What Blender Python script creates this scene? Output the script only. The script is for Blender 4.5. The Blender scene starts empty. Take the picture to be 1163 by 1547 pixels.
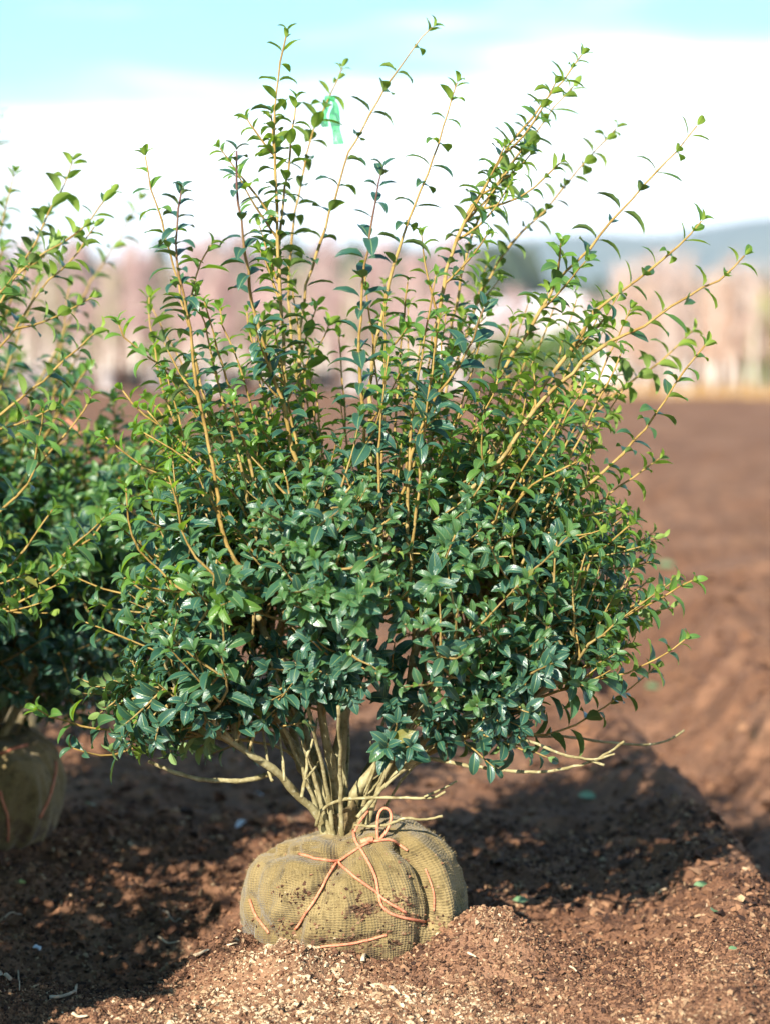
import bpy, math, random
import numpy as np
from mathutils import Vector, Matrix
from mathutils.bvhtree import BVHTree

# ------------------------------------------------------------------ camera
FPX = 3653.0                    # focal length in photo pixels (photo 1163 x 1547)
CAMD, CAMH = 3.47, 0.865
PITCH = math.atan((773.5 - 520.0) / FPX)     # horizon lies at photo row 520
sc = bpy.context.scene
cam_d = bpy.data.cameras.new('camera')
cam = bpy.data.objects.new('camera', cam_d)
sc.collection.objects.link(cam)
cam.location = (0, -CAMD, CAMH)
cam.rotation_euler = (math.pi / 2 - PITCH, 0, 0)
cam_d.sensor_fit = 'VERTICAL'
cam_d.sensor_height = 36.0
cam_d.lens = 36.0 * FPX / 1547.0
cam_d.clip_start = 0.05
cam_d.clip_end = 30000
cam_d.dof.use_dof = True
cam_d.dof.focus_distance = 3.36
cam_d.dof.aperture_fstop = 3.2
sc.camera = cam

# ------------------------------------------------------------------ sky, sun, exposure
SUN_AZ = math.radians(25)       # to the left of straight behind the camera
SUN_EL = math.radians(29)
to_sun = Vector((-math.sin(SUN_AZ) * math.cos(SUN_EL), -math.cos(SUN_AZ) * math.cos(SUN_EL), math.sin(SUN_EL)))
world = bpy.data.worlds.new('World')
sc.world = world
world.use_nodes = True
wt = world.node_tree
wt.nodes.clear()
def wn(t, **k):
    n = wt.nodes.new(t)
    for a, b in k.items():
        setattr(n, a, b)
    return n
sky = wn('ShaderNodeTexSky', sky_type='NISHITA', sun_disc=False, sun_elevation=SUN_EL,
         sun_rotation=math.atan2(to_sun.x, to_sun.y), air_density=1.0, dust_density=0.15, ozone_density=2.2)
tc = wn('ShaderNodeTexCoord')
sep = wn('ShaderNodeSeparateXYZ')
wt.links.new(tc.outputs['Generated'], sep.inputs[0])
mp = wn('ShaderNodeMapping')
mp.inputs['Scale'].default_value = (3.0, 3.0, 26.0)
wt.links.new(tc.outputs['Generated'], mp.inputs[0])
ns = wn('ShaderNodeTexNoise')
ns.inputs['Scale'].default_value = 2.2
ns.inputs['Detail'].default_value = 7.0
ns.inputs['Roughness'].default_value = 0.55
wt.links.new(mp.outputs[0], ns.inputs['Vector'])
# cloud bank low over the horizon, thin streaks above
def wmath(op, a, b=None, clamp=False):
    n = wn('ShaderNodeMath', operation=op, use_clamp=clamp)
    for i, v in enumerate((a, b)):
        if v is None:
            continue
        if isinstance(v, (int, float)):
            n.inputs[i].default_value = v
        else:
            wt.links.new(v, n.inputs[i])
    return n.outputs[0]
bank = wn('ShaderNodeMapRange', interpolation_type='SMOOTHSTEP')
bank.inputs['From Min'].default_value = 0.132
bank.inputs['From Max'].default_value = 0.060
wt.links.new(wmath('SUBTRACT', sep.outputs['Z'], wmath('MULTIPLY', sep.outputs['X'], 0.07)), bank.inputs['Value'])
thr = wmath('ADD', ns.outputs['Fac'], wmath('MULTIPLY', bank.outputs[0], 0.46))
cl = wn('ShaderNodeMapRange', interpolation_type='SMOOTHSTEP')
cl.inputs['From Min'].default_value = 0.52
cl.inputs['From Max'].default_value = 0.95
cl.inputs['To Max'].default_value = 0.92
wt.links.new(thr, cl.inputs['Value'])
mixc = wn('ShaderNodeMix', data_type='RGBA')
wt.links.new(cl.outputs[0], mixc.inputs['Factor'])
tint = wn('ShaderNodeMix', data_type='RGBA', blend_type='MULTIPLY')
tint.inputs['Factor'].default_value = 1.0
wt.links.new(sky.outputs[0], tint.inputs['A'])
tint.inputs['B'].default_value = (0.47, 0.80, 0.86, 1)
wt.links.new(tint.outputs['Result'], mixc.inputs['A'])
mixc.inputs['B'].default_value = (10.0, 10.1, 10.3, 1)
bg = wn('ShaderNodeBackground')
bg.inputs['Strength'].default_value = 0.10
wt.links.new(mixc.outputs['Result'], bg.inputs['Color'])
wo = wn('ShaderNodeOutputWorld')
wt.links.new(bg.outputs[0], wo.inputs['Surface'])

sun_d = bpy.data.lights.new('sun', 'SUN')
sun_d.energy = 5.0
sun_d.angle = math.radians(0.5)
sun_d.color = (1.0, 0.93, 0.82)
sun = bpy.data.objects.new('sun', sun_d)
sc.collection.objects.link(sun)
sun.location = to_sun * 60
sun.rotation_euler = to_sun.to_track_quat('Z', 'Y').to_euler()

sc.view_settings.view_transform = 'Standard'
sc.view_settings.look = 'None'
sc.view_settings.gamma = 1.0
sc.view_settings.exposure = 1.30
sc.view_settings.use_curve_mapping = False
sc.render.engine = 'CYCLES'
sc.cycles.use_denoising = True
sc.cycles.max_bounces = 6
sc.cycles.transparent_max_bounces = 6

# ------------------------------------------------------------------ helpers
COL = sc.collection
RNG = np.random.default_rng(7)
random.seed(7)
CAMP = np.array([0.0, -CAMD, CAMH])
CP, SP = math.cos(PITCH), math.sin(PITCH)

def ray(px, py):
    u = (px - 581.5) / FPX
    v = -(py - 773.5) / FPX
    return np.array([u, CP + v * SP, -SP + v * CP])

def at(px, py, Y):
    """point on the photo ray where it crosses the depth plane y = Y"""
    d = ray(px, py)
    return CAMP + d * ((Y + CAMD) / d[1])

def project(P):
    q = np.asarray(P, float) - CAMP
    z = q[..., 1] * CP - q[..., 2] * SP
    yv = q[..., 1] * SP + q[..., 2] * CP
    return 581.5 + FPX * q[..., 0] / z, 773.5 - FPX * yv / z, z

def _hash(ix, iy, seed):
    h = (ix.astype(np.int64) * 374761393 + iy.astype(np.int64) * 668265263 + seed * 2147483647) & 0xffffffff
    h = ((h ^ (h >> 13)) * 1274126177) & 0xffffffff
    return ((h ^ (h >> 16)) & 0xffff) / 65535.0

def vnoise(x, y, seed=0):
    x = np.asarray(x, float); y = np.asarray(y, float)
    ix = np.floor(x); iy = np.floor(y)
    fx = x - ix; fy = y - iy
    fx = fx * fx * (3 - 2 * fx); fy = fy * fy * (3 - 2 * fy)
    a = _hash(ix, iy, seed); b = _hash(ix + 1, iy, seed)
    c = _hash(ix, iy + 1, seed); d = _hash(ix + 1, iy + 1, seed)
    return (a * (1 - fx) + b * fx) * (1 - fy) + (c * (1 - fx) + d * fx) * fy - 0.5

def fbm(x, y, f, oct=3, seed=0):
    r = 0; a = 1.0
    for k in range(oct):
        r = r + a * vnoise(x * f, y * f, seed + k * 17)
        f *= 2.03; a *= 0.5
    return r

def sstep(a, b, x):
    t = np.clip((np.asarray(x, float) - a) / (b - a), 0, 1)
    return t * t * (3 - 2 * t)

def gauss(x, y, cx, cy, sx, sy):
    return np.exp(-((x - cx) / sx) ** 2 - ((y - cy) / sy) ** 2)

def H(x, y):
    """height of the soil"""
    x = np.asarray(x, float); y = np.asarray(y, float)
    near = 1 - sstep(6, 25, np.abs(y))
    h = near * (0.05 * fbm(x, y, 1.1, 2, 3) + 0.022 * fbm(x, y, 5.0, 3, 11))
    fine = (1 - sstep(2.0, 6.0, np.abs(y)))
    h = h + fine * (0.020 * fbm(x, y, 17.0, 3, 29) + 0.014 * np.abs(fbm(x, y, 42.0, 2, 41)))
    # mound the root ball sits in, and the crumbled bank in front of it
    h = h + 0.030 * gauss(x, y, -0.03, -0.12, 0.34, 0.26)
    h = h + 0.075 * gauss(x, y, 0.155, -0.09, 0.075, 0.07)
    h = h + 0.045 * gauss(x, y, -0.13, -0.19, 0.07, 0.05) + 0.055 * gauss(x, y, -0.22, -0.08, 0.07, 0.08)
    # hollow to the left, mound of the neighbouring plant
    h = h - 0.06 * gauss(x, y, -0.40, 0.12, 0.20, 0.30)
    h = h + 0.05 * gauss(x, y, -0.78, 0.72, 0.34, 0.34)
    h = h + 0.06 * gauss(x, y, -0.62, -0.30, 0.22, 0.25)
    # bed edge and wheel rut on the right, then the tracked lane
    wob = 0.05 * np.sin(y * 1.7) + 0.10 * vnoise(y * 1.3, x * 0 + 3, 5)
    xr = x - wob
    lane = np.exp(-(np.abs(y) / 40) ** 2)
    h = h + lane * (0.07 * np.exp(-((xr - 0.48) / 0.09) ** 2) - 0.15 * sstep(0.52, 0.66, xr) * (1 - sstep(0.80, 1.05, xr)))
    sf = ((y - 0.9 * x + 0.30 * vnoise(x * 1.1, y * 1.1, 9) + 0.10 * vnoise(x * 4, y * 4, 19)) / 0.50) % 1.0
    lug = sstep(0.0, 0.14, sf) - sf
    h = h + lane * sstep(0.75, 1.0, xr) * (1 - sstep(3.2, 3.8, xr)) * (0.055 * lug + 0.05 * fbm(x, y, 1.2, 3, 77))
    # long soft swells out in the field
    far = sstep(3, 9, y) * (1 - sstep(60, 90, y))
    h = h + far * (0.10 * fbm(x, y, 0.35, 3, 51) + 0.05 * fbm(x, y, 1.7, 2, 55))
    h = h - 0.07 * sstep(-0.40, -0.75, y)
    return h - 0.042 * (1 - sstep(4, 12, y))

def Hs(x, y):
    return float(H(np.array([x]), np.array([y]))[0])

def ground_at(px, py):
    d = ray(px, py)
    z = 0.0
    P = None
    for _ in range(12):
        t = (z - CAMP[2]) / d[2]
        P = CAMP + d * t
        z = 0.5 * z + 0.5 * Hs(P[0], P[1])
    return np.array([P[0], P[1], Hs(P[0], P[1])])

def DRY(x, y):
    """where pale dry wood shavings lie"""
    a = gauss(x, y, -0.15, -0.26, 0.11, 0.12) + gauss(x, y, 0.05, -0.36, 0.16, 0.12) + 0.7 * gauss(x, y, -0.06, -0.48, 0.34, 0.12)
    a = a + 0.5 * gauss(x, y, 0.16, -0.12, 0.05, 0.06)
    return np.clip(a * 1.75 + 0.9 * fbm(x, y, 9.0, 3, 91), 0, 1)

def link(name, me, mat=None, parent=None, **props):
    o = bpy.data.objects.new(name, me)
    COL.objects.link(o)
    if mat is not None and me is not None and len(me.materials) == 0:
        me.materials.append(mat)
    if parent is not None:
        o.parent = parent
    for k, v in props.items():
        o[k] = v
    return o

def np_mesh(name, V, F, smooth=True, attrs=None, uv=None):
    """V (n,3), F (m,k) all faces the same size"""
    V = np.asarray(V, np.float32); F = np.asarray(F, np.int32)
    me = bpy.data.meshes.new(name)
    m, k = F.shape
    me.vertices.add(len(V)); me.vertices.foreach_set('co', V.ravel())
    me.loops.add(m * k); me.loops.foreach_set('vertex_index', F.ravel())
    me.polygons.add(m)
    me.polygons.foreach_set('loop_start', np.arange(0, m * k, k, dtype=np.int32))
    me.polygons.foreach_set('loop_total', np.full(m, k, np.int32))
    me.polygons.foreach_set('use_smooth', np.full(m, smooth, bool))
    for an, av in (attrs or {}).items():
        a = me.attributes.new(an, 'FLOAT', 'POINT')
        a.data.foreach_set('value', np.asarray(av, np.float32))
    if uv is not None:
        l = me.uv_layers.new(name='UVMap')
        l.data.foreach_set('uv', np.asarray(uv, np.float32)[F.ravel()].ravel())
    me.update(calc_edges=True)
    return me

def merge(parts):
    """parts: list of (V, F, attr) -> joined"""
    Vs, Fs, As, n = [], [], [], 0
    for V, F, A in parts:
        Vs.append(V); Fs.append(np.asarray(F) + n); As.append(A); n += len(V)
    return np.vstack(Vs), np.vstack(Fs), np.concatenate(As)

def resample(P, n):
    """Catmull-Rom through P, n points"""
    P = np.asarray(P, float)
    if len(P) == 2:
        t = np.linspace(0, 1, n)[:, None]
        return P[0] * (1 - t) + P[1] * t
    Q = np.vstack([2 * P[0] - P[1], P, 2 * P[-1] - P[-2]])
    seg = np.linalg.norm(np.diff(P, axis=0), axis=1)
    s = np.concatenate([[0], np.cumsum(seg)])
    out = []
    for v in np.linspace(0, s[-1], n):
        i = min(max(np.searchsorted(s, v, side='right') - 1, 0), len(P) - 2)
        t = (v - s[i]) / max(seg[i], 1e-9)
        a, b, c, d = Q[i], Q[i + 1], Q[i + 2], Q[i + 3]
        out.append(0.5 * (2 * b + (c - a) * t + (2 * a - 5 * b + 4 * c - d) * t * t + (3 * b - a - 3 * c + d) * t ** 3))
    return np.array(out)

def tube(P, R, sides=6, cap=True):
    P = np.asarray(P, float); n = len(P)
    R = np.broadcast_to(np.asarray(R, float), (n,))
    T = np.gradient(P, axis=0)
    T /= np.linalg.norm(T, axis=1)[:, None] + 1e-12
    N = np.zeros_like(P)
    a = np.array([0, 0, 1.0]) if abs(T[0][2]) < 0.9 else np.array([1.0, 0, 0])
    v = np.cross(T[0], a); v /= np.linalg.norm(v)
    for i in range(n):
        v = v - T[i] * np.dot(v, T[i]); v /= np.linalg.norm(v) + 1e-12
        N[i] = v
    B = np.cross(T, N)
    an = np.arange(sides) * 2 * math.pi / sides
    V = (P[:, None, :] + R[:, None, None] * (np.cos(an)[None, :, None] * N[:, None, :] + np.sin(an)[None, :, None] * B[:, None, :])).reshape(-1, 3)
    i = np.arange(n - 1)[:, None] * sides; j = np.arange(sides)[None, :]
    F = np.stack([i + j, i + (j + 1) % sides, i + sides + (j + 1) % sides, i + sides + j], -1).reshape(-1, 4)
    if cap:
        for base, flip in ((0, True), ((n - 1) * sides, False)):
            c = len(V)
            V = np.vstack([V, P[0 if flip else -1][None]])
            idx = np.arange(sides)
            f = np.stack([base + idx, base + (idx + 1) % sides, np.full(sides, c), np.full(sides, c)], -1)
            # quads with a doubled corner are not allowed: use pairs of sides
            f = np.stack([base + idx[::2], base + (idx[::2] + 1) % sides, base + (idx[::2] + 2) % sides, np.full(len(idx[::2]), c)], -1)
            if flip:
                f = f[:, ::-1]
            F = np.vstack([F, f])
    return V, F

def unit(v):
    v = np.asarray(v, float)
    return v / (np.linalg.norm(v) + 1e-12)

# ------------------------------------------------------------------ materials
def new_mat(name):
    m = bpy.data.materials.new(name)
    m.use_nodes = True
    nt = m.node_tree
    nt.nodes.clear()
    out = nt.nodes.new('ShaderNodeOutputMaterial')
    return m, nt, out

class G:
    """short hand for building node graphs"""
    def __init__(self, nt): self.nt = nt
    def n(self, t, ins=None, **k):
        nd = self.nt.nodes.new(t)
        for a, b in k.items(): setattr(nd, a, b)
        for a, b in (ins or {}).items(): self.set(nd, a, b)
        return nd
    def set(self, nd, key, v):
        s = nd.inputs[key]
        if isinstance(v, bpy.types.NodeSocket): self.nt.links.new(v, s)
        elif isinstance(v, (tuple, list)) and len(v) == 3 and s.type == 'RGBA': s.default_value = (*v, 1)
        else: s.default_value = v
    def mix(self, f, a, b, blend='MIX'):
        nd = self.n('ShaderNodeMix', data_type='RGBA', blend_type=blend)
        self.set(nd, 0, f); self.set(nd, 6, a); self.set(nd, 7, b)
        return nd.outputs[2]
    def math(self, op, a, b=0.0, clamp=False):
        nd = self.n('ShaderNodeMath', operation=op, use_clamp=clamp)
        self.set(nd, 0, a); self.set(nd, 1, b)
        return nd.outputs[0]
    def noise(self, vec, scale, detail=3.0, rough=0.55):
        nd = self.n('ShaderNodeTexNoise', {'Scale': scale, 'Detail': detail, 'Roughness': rough})
        if vec is not None: self.set(nd, 'Vector', vec)
        return nd.outputs['Fac']
    def rng(self, v, a, b, c=0.0, d=1.0, smooth=True):
        nd = self.n('ShaderNodeMapRange', {'Value': v, 'From Min': a, 'From Max': b, 'To Min': c, 'To Max': d})
        if smooth: nd.interpolation_type = 'SMOOTHSTEP'
        return nd.outputs[0]
    def attr(self, name):
        return self.n('ShaderNodeAttribute', attribute_name=name).outputs['Fac']
    def bump(self, h, strength, dist):
        return self.n('ShaderNodeBump', {'Height': h, 'Strength': strength, 'Distance': dist}).outputs[0]

def principled(g, out, col, rough=0.8, spec=0.3, normal=None):
    p = g.n('ShaderNodeBsdfPrincipled')
    g.set(p, 'Base Color', col); g.set(p, 'Roughness', rough); g.set(p, 'Specular IOR Level', spec)
    if normal is not None: g.set(p, 'Normal', normal)
    g.nt.links.new(p.outputs[0], out.inputs[0])
    return p

def mat_leaf():
    m, nt, out = new_mat('shrub_leaf'); g = G(nt)
    age = g.attr('age')
    geo = g.n('ShaderNodeNewGeometry')
    pos = geo.outputs['Position']
    uv = g.n('ShaderNodeUVMap', uv_map='UVMap').outputs[0]
    sx = g.n('ShaderNodeSeparateXYZ', {0: uv})
    v = g.math('ABSOLUTE', g.math('SUBTRACT', sx.outputs[1], 0.5))        # 0 midrib .. 0.5 margin
    n1 = g.noise(pos, 60.0, 2.0)
    top = g.mix(g.rng(age, 0.25, 1.0), (0.022, 0.074, 0.050), (0.135, 0.275, 0.036))
    top = g.mix(g.rng(age, 1.05, 1.6), top, (0.30, 0.20, 0.06))
    top = g.mix(g.math('MULTIPLY', g.rng(age, -0.4, -1.0), 0.85), top, (0.070, 0.050, 0.055))
    top = g.mix(g.rng(n1, 0.35, 0.7, 0.0, 0.55), top, g.mix(0.5, top, (0.036, 0.115, 0.062)))
    und = g.mix(g.rng(age, 0.1, 1.0), (0.13, 0.21, 0.065), (0.28, 0.39, 0.06))
    und = g.mix(g.math('MULTIPLY', g.rng(age, -0.4, -1.0), 0.5), und, (0.13, 0.08, 0.07))
    col = g.mix(geo.outputs['Backfacing'], top, und)
    rib = g.rng(v, 0.012, 0.040, 0.75, 0.0)
    col = g.mix(rib, col, (0.23, 0.30, 0.10))
    edge = g.rng(v, 0.455, 0.5, 0.0, 0.55)
    col = g.mix(edge, col, (0.20, 0.26, 0.08))
    vein = g.n('ShaderNodeTexWave', {'Vector': g.n('ShaderNodeCombineXYZ', {0: g.math('ADD', sx.outputs[0], g.math('MULTIPLY', v, -0.45))}).outputs[0],
                                     'Scale': 2.6, 'Distortion': 0.4})
    hgt = g.math('ADD', g.math('MULTIPLY', vein.outputs['Fac'], 0.25), g.math('MULTIPLY', g.rng(v, 0.0, 0.06), 0.8))
    nrm = g.bump(hgt, 0.35, 0.0012)
    rough = g.rng(g.noise(pos, 25.0, 2.0), 0.3, 0.7, 0.30, 0.48)
    rough = g.math('ADD', rough, g.math('MULTIPLY', geo.outputs['Backfacing'], 0.25))
    p = g.n('ShaderNodeBsdfPrincipled')
    g.set(p, 'Base Color', col); g.set(p, 'Roughness', rough); g.set(p, 'Normal', nrm)
    g.set(p, 'Specular IOR Level', 0.55)
    t = g.n('ShaderNodeBsdfTranslucent')
    tcol = g.mix(g.rng(age, 0.0, 1.0), (0.08, 0.22, 0.02), (0.38, 0.60, 0.03))
    g.set(t, 'Color', tcol)
    ms = g.n('ShaderNodeMixShader')
    g.set(ms, 0, g.rng(age, 0.0, 1.0, 0.07, 0.48))
    nt.links.new(p.outputs[0], ms.inputs[1]); nt.links.new(t.outputs[0], ms.inputs[2])
    nt.links.new(ms.outputs[0], out.inputs[0])
    return m

def mat_bark():
    m, nt, out = new_mat('shrub_bark'); g = G(nt)
    th = g.attr('thick')            # 0 young shoot .. 1 old trunk
    pos = g.n('ShaderNodeNewGeometry').outputs['Position']
    n1 = g.noise(pos, 40.0, 4.0); n2 = g.noise(pos, 160.0, 3.0)
    young = g.mix(g.rng(n1, 0.35, 0.65), (0.235, 0.145, 0.033), (0.335, 0.225, 0.068))
    old = g.mix(g.rng(n1, 0.35, 0.65), (0.195, 0.160, 0.070), (0.33, 0.29, 0.15))
    old = g.mix(g.rng(n2, 0.55, 0.75), old, (0.38, 0.35, 0.22))
    col = g.mix(g.rng(th, 0.15, 0.65), young, old)
    col = g.mix(g.rng(th, -0.2, -0.9), col, (0.12, 0.055, 0.050))
    col = g.mix(g.rng(n2, 0.30, 0.42, 0.6, 0.0), col, (0.10, 0.075, 0.04))
    nrm = g.bump(g.math('ADD', n1, n2), 0.5, 0.002)
    principled(g, out, col, 0.75, 0.25, nrm)
    return m

def mat_soil():
    m, nt, out = new_mat('soil'); g = G(nt)
    dry = g.attr('dry')
    pos = g.n('ShaderNodeNewGeometry').outputs['Position']
    a = g.noise(pos, 1.7, 4.0); b = g.noise(pos, 14.0, 5.0, 0.65); c = g.noise(pos, 120.0, 4.0, 0.7)
    col = g.mix(g.rng(a, 0.35, 0.65), (0.215, 0.102, 0.054), (0.310, 0.163, 0.094))
    col = g.mix(g.rng(b, 0.38, 0.66), g.mix(0.5, col, (0.060, 0.032, 0.024)), col)
    col = g.mix(g.rng(c, 0.58, 0.74), col, (0.32, 0.19, 0.12))
    col = g.mix(g.rng(c, 0.44, 0.30, 0.0, 0.8), col, (0.040, 0.022, 0.016))
    col = g.mix(g.math('MULTIPLY', dry, g.rng(c, 0.3, 0.6, 0.05, 0.40)), col, (0.26, 0.165, 0.092))
    nrm = g.bump(g.math('ADD', b, g.math('MULTIPLY', c, 0.45)), 0.9, 0.02)
    principled(g, out, col, 0.92, 0.15, nrm)
    return m

def mat_chip():
    m, nt, out = new_mat('wood_chip'); g = G(nt)
    t = g.attr('tone')
    pos = g.n('ShaderNodeNewGeometry').outputs['Position']
    n = g.noise(pos, 260.0, 3.0)
    r = g.n('ShaderNodeValToRGB', {0: t})
    e = r.color_ramp.elements
    e[0].position = 0; e[0].color = (0.030, 0.016, 0.012, 1)
    e[1].position = 1; e[1].color = (0.62, 0.47, 0.30, 1)
    for p_, c_ in ((0.3, (0.110, 0.052, 0.029, 1)), (0.55, (0.26, 0.132, 0.070, 1)), (0.78, (0.40, 0.265, 0.15, 1))):
        k = e.new(p_); k.color = c_
    col = g.mix(g.rng(n, 0.3, 0.7, 0.0, 0.5), r.outputs[0], g.mix(0.6, r.outputs[0], (0.04, 0.022, 0.015)))
    principled(g, out, col, 0.9, 0.2, g.bump(n, 0.5, 0.001))
    return m

def mat_burlap():
    m, nt, out = new_mat('burlap'); g = G(nt)
    uv = g.n('ShaderNodeUVMap', uv_map='UVMap').outputs[0]
    pos = g.n('ShaderNodeNewGeometry').outputs['Position']
    wob = g.noise(pos, 22.0, 2.0)
    sx = g.n('ShaderNodeSeparateXYZ', {0: uv})
    w = []
    for k, (ax, sc_) in enumerate(((0, 205.0), (1, 66.0))):
        ph = g.math('ADD', g.math('MULTIPLY', sx.outputs[ax], sc_ * 2 * math.pi), g.math('MULTIPLY', wob, 9.0))
        w.append(g.math('ADD', g.math('MULTIPLY', g.math('SINE', ph), 0.5), 0.5))
    patch = g.rng(g.noise(pos, 16.0, 3.0), 0.40, 0.62)
    weave = g.math('MAXIMUM', w[0], w[1])
    hole = g.math('MULTIPLY', w[0], w[1])
    n1 = g.noise(pos, 9.0, 4.0); n2 = g.noise(pos, 45.0, 4.0, 0.65); n3 = g.noise(pos, 400.0, 2.0)
    col = g.mix(g.rng(n1, 0.35, 0.65), (0.165, 0.120, 0.048), (0.258, 0.192, 0.086))
    col = g.mix(g.rng(n2, 0.48, 0.70, 0.0, 0.75), col, (0.070, 0.050, 0.020))
    col = g.mix(g.rng(n3, 0.5, 0.75, 0.0, 0.45), col, (0.33, 0.25, 0.12))
    col = g.mix(g.math('MULTIPLY', g.rng(weave, 0.60, 0.12, 0.0, 0.6), patch), col, (0.08, 0.055, 0.022))
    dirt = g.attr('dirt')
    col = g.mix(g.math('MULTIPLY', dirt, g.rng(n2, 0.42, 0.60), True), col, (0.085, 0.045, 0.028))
    h = g.math('ADD', g.math('ADD', weave, g.math('MULTIPLY', hole, 0.5)), g.math('MULTIPLY', n3, 1.0))
    nrm = g.bump(h, 0.6, 0.0014)
    p = principled(g, out, col, 0.95, 0.1, nrm)
    g.set(p, 'Sheen Weight', 0.15)
    return m

def mat_plain(name, c1, c2, scale=30.0, rough=0.8, spec=0.3, bump=0.3, dist=0.002):
    m, nt, out = new_mat(name); g = G(nt)
    pos = g.n('ShaderNodeNewGeometry').outputs['Position']
    n = g.noise(pos, scale, 4.0)
    col = g.mix(g.rng(n, 0.32, 0.68), c1, c2)
    principled(g, out, col, rough, spec, g.bump(n, bump, dist))
    return m

def mat_thin(name, c1, c2, trans, scale=20.0, tf=0.5, rough=0.4):
    m, nt, out = new_mat(name); g = G(nt)
    pos = g.n('ShaderNodeNewGeometry').outputs['Position']
    col = g.mix(g.rng(g.noise(pos, scale, 3.0), 0.35, 0.65), c1, c2)
    p = g.n('ShaderNodeBsdfPrincipled')
    g.set(p, 'Base Color', col); g.set(p, 'Roughness', rough)
    t = g.n('ShaderNodeBsdfTranslucent'); g.set(t, 'Color', trans)
    ms = g.n('ShaderNodeMixShader'); g.set(ms, 0, tf)
    nt.links.new(p.outputs[0], ms.inputs[1]); nt.links.new(t.outputs[0], ms.inputs[2])
    nt.links.new(ms.outputs[0], out.inputs[0])
    return m

M_LEAF = mat_leaf(); M_BARK = mat_bark(); M_SOIL = mat_soil(); M_CHIP = mat_chip(); M_BURLAP = mat_burlap()
M_TWINE = mat_plain('twine', (0.50, 0.15, 0.080), (0.62, 0.26, 0.15), 220.0, 0.7, 0.3, 0.6, 0.001)

# ------------------------------------------------------------------ ground
def axis(lo, hi, d0, d1, step, grow):
    mid = np.arange(d0, d1 + step / 2, step)
    up, s = [d1], step
    while up[-1] < hi:
        s *= grow; up.append(up[-1] + s)
    dn, s = [d0], step
    while dn[-1] > lo:
        s *= grow; dn.append(dn[-1] - s)
    return np.concatenate([dn[:0:-1], mid, up[1:]])

xs = axis(-6000, 6000, -1.05, 1.15, 0.0085, 1.06)
ys = axis(-60, 9000, -0.75, 2.2, 0.0095, 1.022)
GX, GY = np.meshgrid(xs, ys)
GZ = H(GX.ravel(), GY.ravel())
nx, ny = len(xs), len(ys)
i = np.arange(ny - 1)[:, None] * nx; j = np.arange(nx - 1)[None, :]
GF = np.stack([i + j, i + j + 1, i + nx + j + 1, i + nx + j], -1).reshape(-1, 4)
me = np_mesh('ground', np.stack([GX.ravel(), GY.ravel(), GZ], -1), GF, True, {'dry': DRY(GX.ravel(), GY.ravel())})
ground = link('ground', me, M_SOIL, kind='structure', label='reddish brown bark soil of the nursery field with ruts')

def shard_mesh(name, x, y, size, tone, lift=0.3, flat=0.35, aspect=(0.25, 0.6)):
    """thousands of irregular wedges lying on the soil, one joined mesh"""
    n = len(x)
    z = H(x, y)
    base = np.array([[-.5, -.5, -.5], [.5, -.42, -.5], [.42, .5, -.4], [-.46, .4, -.5], [-.3, -.3, .5], [.40, -.1, .35], [-.05, .35, .45]])
    F = np.array([[0, 4, 5], [0, 5, 1], [1, 5, 2], [2, 5, 6], [2, 6, 3], [3, 6, 4], [3, 4, 0], [4, 6, 5]])
    J = base[None] + RNG.normal(0, 0.12, (n, 7, 3))
    S = np.stack([size, size * RNG.uniform(*aspect, n), size * flat * RNG.uniform(0.5, 1.2, n)], -1)
    J = J * S[:, None, :]
    a = RNG.uniform(0, 2 * math.pi, n); b = RNG.normal(0, 0.5, n); c = RNG.normal(0, 0.4, n)
    ca, sa, cb, sb, cc, sc_ = np.cos(a), np.sin(a), np.cos(b), np.sin(b), np.cos(c), np.sin(c)
    X, Y, Z = J[..., 0], J[..., 1], J[..., 2]
    Y, Z = Y * cc[:, None] - Z * sc_[:, None], Y * sc_[:, None] + Z * cc[:, None]
    X, Z = X * cb[:, None] + Z * sb[:, None], -X * sb[:, None] + Z * cb[:, None]
    X, Y = X * ca[:, None] - Y * sa[:, None], X * sa[:, None] + Y * ca[:, None]
    P = np.stack([X + x[:, None], Y + y[:, None], Z + (z + lift * S[:, 2])[:, None]], -1)
    FF = (F[None] + (np.arange(n) * 7)[:, None, None]).reshape(-1, 3)
    return np_mesh(name, P.reshape(-1, 3), FF, False, {'tone': np.repeat(tone, 7)})

# fine bark mulch in the foreground
xf, yf = RNG.uniform(-0.55, 0.62, 80000), RNG.uniform(-0.56, 0.06, 80000)
xb, yb = RNG.uniform(-0.85, 0.90, 26000), 0.02 + 1.0 * RNG.random(26000) ** 1.3
x = np.concatenate([xf, xb]); y = np.concatenate([yf, yb]); n = len(x)
d = DRY(x, y)
tone = np.clip(RNG.normal(0.33, 0.20, n) + d * RNG.uniform(-0.05, 0.74, n), 0.0, 1)
size = np.clip(RNG.lognormal(math.log(0.0040), 0.42, n), 0.0018, 0.012)
size[80000:] *= 1.7
me = shard_mesh('bark_mulch', x, y, size, tone, 0.50, 0.45)
link('bark_mulch', me, M_CHIP, kind='stuff', label='crumbled brown bark mulch and pale shavings over the foreground soil', category='mulch')
# coarser crumbs further back
n = 16000
x = RNG.uniform(-1.6, 2.2, n); y = 0.3 + 5.5 * RNG.random(n) ** 1.4
me = shard_mesh('soil_crumbs', x, y, np.clip(RNG.lognormal(math.log(0.013), 0.45, n), 0.005, 0.05), np.clip(RNG.normal(0.36, 0.13, n), 0, 0.8), 0.2, 0.5, (0.5, 0.9))
link('soil_crumbs', me, M_CHIP, kind='stuff', label='loose brown soil crumbs scattered behind the shrub', category='soil')

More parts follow.
